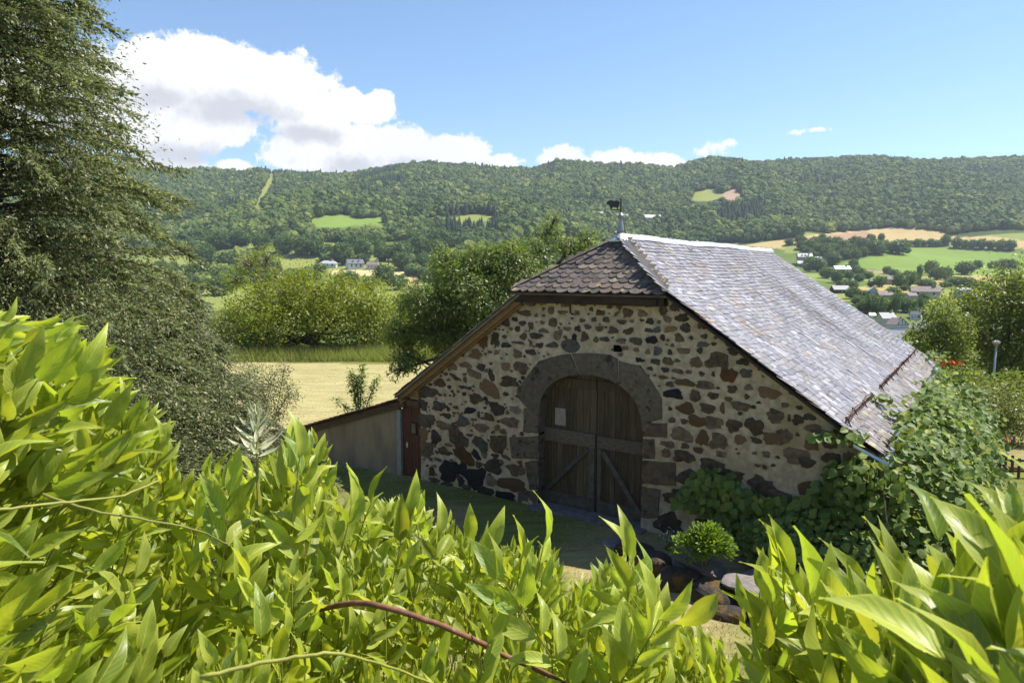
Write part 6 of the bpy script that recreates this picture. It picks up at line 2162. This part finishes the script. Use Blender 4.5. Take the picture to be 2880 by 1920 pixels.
HERO = [(660, 1235, 1.2, .1), (855, 1145, 1.2, .12), (830, 1190, 1.25, -.1), (1010, 1290, 1.3, .1), (1090, 1300, 1.35, .35), (1160, 1310, 1.3, .15), (1255, 1380, 1.4, .2), (1330, 1400, 1.4, .1), (1420, 1440, 1.4, .45),
        (1555, 1405, 1.35, .2), (1480, 1450, 1.35, .1), (1770, 1420, 1.2, .1), (1745, 1450, 1.22, -.2), (1690, 1540, 1.15, -.6), (1330, 1500, 1.1, -.5), (1400, 1490, 1.1, .1), (1930, 1600, 1.1, .5), (1840, 1560, 1.15, .1),
        (120, 905, 1.05, .6), (215, 925, 1.05, .8), (330, 925, 1.1, .9), (390, 1060, 1.1, .7), (455, 1120, 1.1, .8), (300, 1000, 1.1, .9), (60, 880, 1.0, .9),
        (2135, 1435, .95, -.35), (2185, 1450, .95, -.15), (2240, 1470, .92, -.1), (2330, 1545, .9, -.1), (2480, 1440, .85, -.15), (2530, 1480, .85, .1), (2600, 1480, .8, -.4), (2090, 1630, .95, -.5), (2400, 1560, .85, -.05)]
# single great leaflets close to the lens: base, tip (photo places) and distance
BIG = [(2655, 1850, 2335, 1610, .50), (2735, 1852, 2560, 1590, .52), (2740, 1842, 2725, 1600, .54), (2862, 1872, 2868, 1640, .50), (2838, 1650, 2650, 1360, .56), (2900, 1600, 2800, 1420, .58), (2640, 1520, 2598, 1330, .60), (2830, 1500, 2770, 1325, .62), (2860, 1470, 2840, 1345, .6), (2020, 1665, 1900, 1790, .9)]


def make_wisteria(loc, label, xr, nspray, seed):
    r = np.random.default_rng(seed)
    root = thing('wisteria', tuple(loc), label, 'climbing plant')
    P, R, stems = [], [], []
    hero = [h for h in HERO if xr[0] <= h[0] <= xr[1]]
    for i in range(nspray + len(hero)):
        x = r.uniform(*xr)
        ys = np.interp(x, SILX, SILY)
        first = i < nspray * .2
        ys = ys + 75 * float(sstep(850, 1000, x) * (1 - sstep(1950, 2050, x)))
        y = ys + (r.uniform(-15, 60) if first else 30 + (2150 - ys) * r.random() ** 1.05)
        rel = (y - ys) / (2000 - ys)
        dist_ = np.interp(x, DX, DR) * (1.08 - .30 * np.clip(rel, 0, 1)) * r.uniform(.84, 1.40)
        hi = i - nspray
        if hi >= 0:
            x, y, dist_ = hero[hi][:3]
        tip = at(x, y, dist_)
        if x < 650:
            k = np.clip((650 - x) / 500, 0, 1)
            ax = np.array([.15 + .75 * k, .10, 1.0 - .45 * k]) + r.normal(size=3) * .22
        elif x > 2050:
            ax = np.array([-.22, .05, 1.0]) + r.normal(size=3) * .22
        else:
            ax = np.array([.08, .02, 1.0]) + r.normal(size=3) * .26
        if hi >= 0:
            ax = np.array([hero[hi][3], .05, 1.0]) + r.normal(size=3) * .06
        ax = unit(ax)
        view = unit(CAMP - tip)
        nrm = unit(view * .55 + np.array([.45, -.1, .45]) + r.normal(size=3) * (.75 if hi < 0 else .35))
        side = unit(np.cross(ax, nrm))
        nrm = np.cross(side, ax)
        L = r.uniform(.62, 1.15) * (.073 if x < 2050 else .085) if hi < 0 else .088
        npair = int(r.integers(2, 5)) if hi < 0 else 4
        sp = L * r.uniform(.42, .62)
        open_ = r.uniform(.35, 1.0)
        # terminal leaflet, then pairs down the rachis
        q = tip - ax * L
        pts = [q]
        P.append(q)
        R.append((ax + r.normal(size=3) * .08, nrm, L * r.uniform(.85, 1.05)))
        for k in range(npair):
            q = q - ax * sp - nrm * .004 * k
            pts.append(q)
            for sgn in (-1, 1):
                if r.random() < .06:
                    continue
                dirn = unit(ax * (1.0 - .06 * k) + side * sgn * open_ * (1 + .12 * k) + nrm * r.normal() * .38 + r.normal(size=3) * .16)
                n2 = unit(nrm + side * sgn * r.uniform(-.7, .3) + r.normal(size=3) * .45)
                P.append(q + side * sgn * .004)
                R.append((dirn, n2, L * r.uniform(.68, 1.15)))
        pts.append(q - ax * sp * 1.5 - np.array([0, 0, .02]))
        stems.append(tube_vf(pts, [.0008] + [.0012] * (len(pts) - 2) + [.0016], 5, False))
    for (bx, by, tx_, ty_, dd_) in BIG:
        if xr[0] <= bx <= xr[1]:
            b0, t0 = at(bx, by, dd_), at(tx_, ty_, dd_ * 1.02)
            P.append(b0)
            R.append((t0 - b0, unit(unit(CAMP - b0) * .8 + np.array([.5, 0, .5]) + r.normal(size=3) * .2), float(np.linalg.norm(t0 - b0))))
    P = np.array(P)
    Rm = mats_from(P, np.array([q[0] for q in R]), np.array([q[1] for q in R]), np.array([q[2] for q in R]))
    # keep the lens clear
    ok_ = np.linalg.norm(P - CAMP, axis=1) > .26
    leaf_parts(root, 'leaflet', 'leaflet_mass', WL, P[ok_], Rm[ok_], MT['wist'], 300)
    wobj('leaf_stalks', *join_vf(stems), MT['stem'], root, True, kind='stuff')
    return root


w1 = make_wisteria((-.5, 1.0, gz(0, 1.0)), 'bright wisteria foliage sweeping across the left and middle foreground', (-420, 2040), 1650, 5)
w2 = make_wisteria((.62, .8, gz(.6, .8)), 'bright wisteria foliage with the largest leaves at the right foreground', (2090, 3150), 215, 6)


def px_tube(name, pts, r0, r1, mat, parent):
    P = [at(x, y, d) for x, y, d in pts]
    Q = [P[0] * 2 - P[1]] + P + [P[-1] * 2 - P[-2]]
    P = []
    for k in range(1, len(Q) - 2):
        for u in np.linspace(0, 1, 6)[:-1]:
            P.append(.5 * (2 * Q[k] + (Q[k + 1] - Q[k - 1]) * u + (2 * Q[k - 1] - 5 * Q[k] + 4 * Q[k + 1] - Q[k + 2]) * u ** 2 + (3 * Q[k] - Q[k - 1] - 3 * Q[k + 1] + Q[k + 2]) * u ** 3) + rng.normal(size=3) * .0006)
    P.append(Q[-2])
    wobj(name, *tube_vf(P, np.linspace(r0, r1, len(P)), 8), mat, parent, True)


px_tube('branch', [(900, 1712, 1.32), (1000, 1694, 1.22), (1100, 1712, 1.18), (1220, 1750, 1.18), (1340, 1800, 1.2), (1420, 1842, 1.3), (1540, 1895, 1.3), (1700, 1990, 1.3)], .0052, .0042, MT['branch'], w1)
px_tube('branch', [(560, 1905, .9), (700, 1872, .9), (830, 1848, .9), (930, 1836, .9), (1010, 1850, .95), (1110, 1880, 1.05), (1250, 1935, 1.15), (1380, 1990, 1.2)], .0026, .0016, MT['stem'], w1)
px_tube('branch', [(120, 1390, 1.0), (250, 1432, .98), (420, 1462, .98), (560, 1492, 1.02), (640, 1530, 1.1)], .0018, .0011, MT['stem'], w1)
px_tube('branch', [(-60, 1440, .9), (60, 1425, .9), (200, 1412, .92), (350, 1390, .95), (450, 1350, 1.0)], .0018, .0011, MT['stem'], w1)
px_tube('branch', [(2650, 1850, .55), (2740, 1870, .55), (2860, 1920, .55)], .002, .0026, MT['stem'], w2)
for k in range(14):
    x0 = -300 + 230 * k
    root_ = w1 if x0 < 2050 else w2
    p0 = np.array([np.clip((x0 - 1440) / 1440, -.95, .95), .95, gz(0, .95) - .05])
    p2 = at(x0, 2050, np.interp(x0, DX, DR) * .95)
    wobj('stem', *tube_vf([p0, (p0 + p2) / 2 + np.array([.05 * math.sin(k), .04, 0]), p2], [.014, .010, .006], 6), MT['branch'], root_)
# pale young shoot standing above the hedge
sh = thing('wisteria_shoot', tuple(at(722, 1420, 1.2)), 'pale silvery young shoot standing above the foreground foliage', 'plant shoot')
P, R = [], []
for i in range(34):
    t = i / 33
    y = 1285 - 135 * t
    c = at(722 + 6 * math.sin(i), y, 1.2)
    u = i * 2.4
    d = unit(np.array([math.cos(u), math.sin(u) * .8, .25 + 1.6 * t ** 2]))
    P.append(c)
    R.append((d, unit(np.array([0, -.4, 1.0])), (.040 * (1 - t) ** .7 + .012)))
P = np.array(P)
Rm = mats_from(P, np.array([q[0] for q in R]), np.array([q[1] for q in R]), np.array([q[2] for q in R]))
leaf_batch('young_leaves', leaf_grid(.085, .3, -.25, p_wist, 7, -.2), P, Rm, MT['wist_pale'], sh, True, kind='stuff')
wobj('stem', *tube_vf([at(728, 1420, 1.2), at(724, 1330, 1.2), at(722, 1130, 1.2)], [.003, .0025, .001], 6), MT['stem'], sh)

# ------------------------------------------------------------------ haze over the valley
hz = bpy.data.materials.new('haze')
hz.use_nodes = True
t = NT(hz.node_tree)
pvn = t.n('ShaderNodeVolumePrincipled')
pvn.inputs['Color'].default_value = (.78, .88, 1.0, 1)
pvn.inputs['Density'].default_value = 1.15e-4
pvn.inputs['Anisotropy'].default_value = .2
t.n('ShaderNodeOutputMaterial', Volume=pvn.outputs[0])
HAZE = True
if HAZE:
    V, Fc = box_vf(-23000, 23000, -60, 9300, -250, 420)
    obj('haze', make_mesh('haze', V, Fc, hz), kind='stuff', label='thin blue summer haze over the valley')
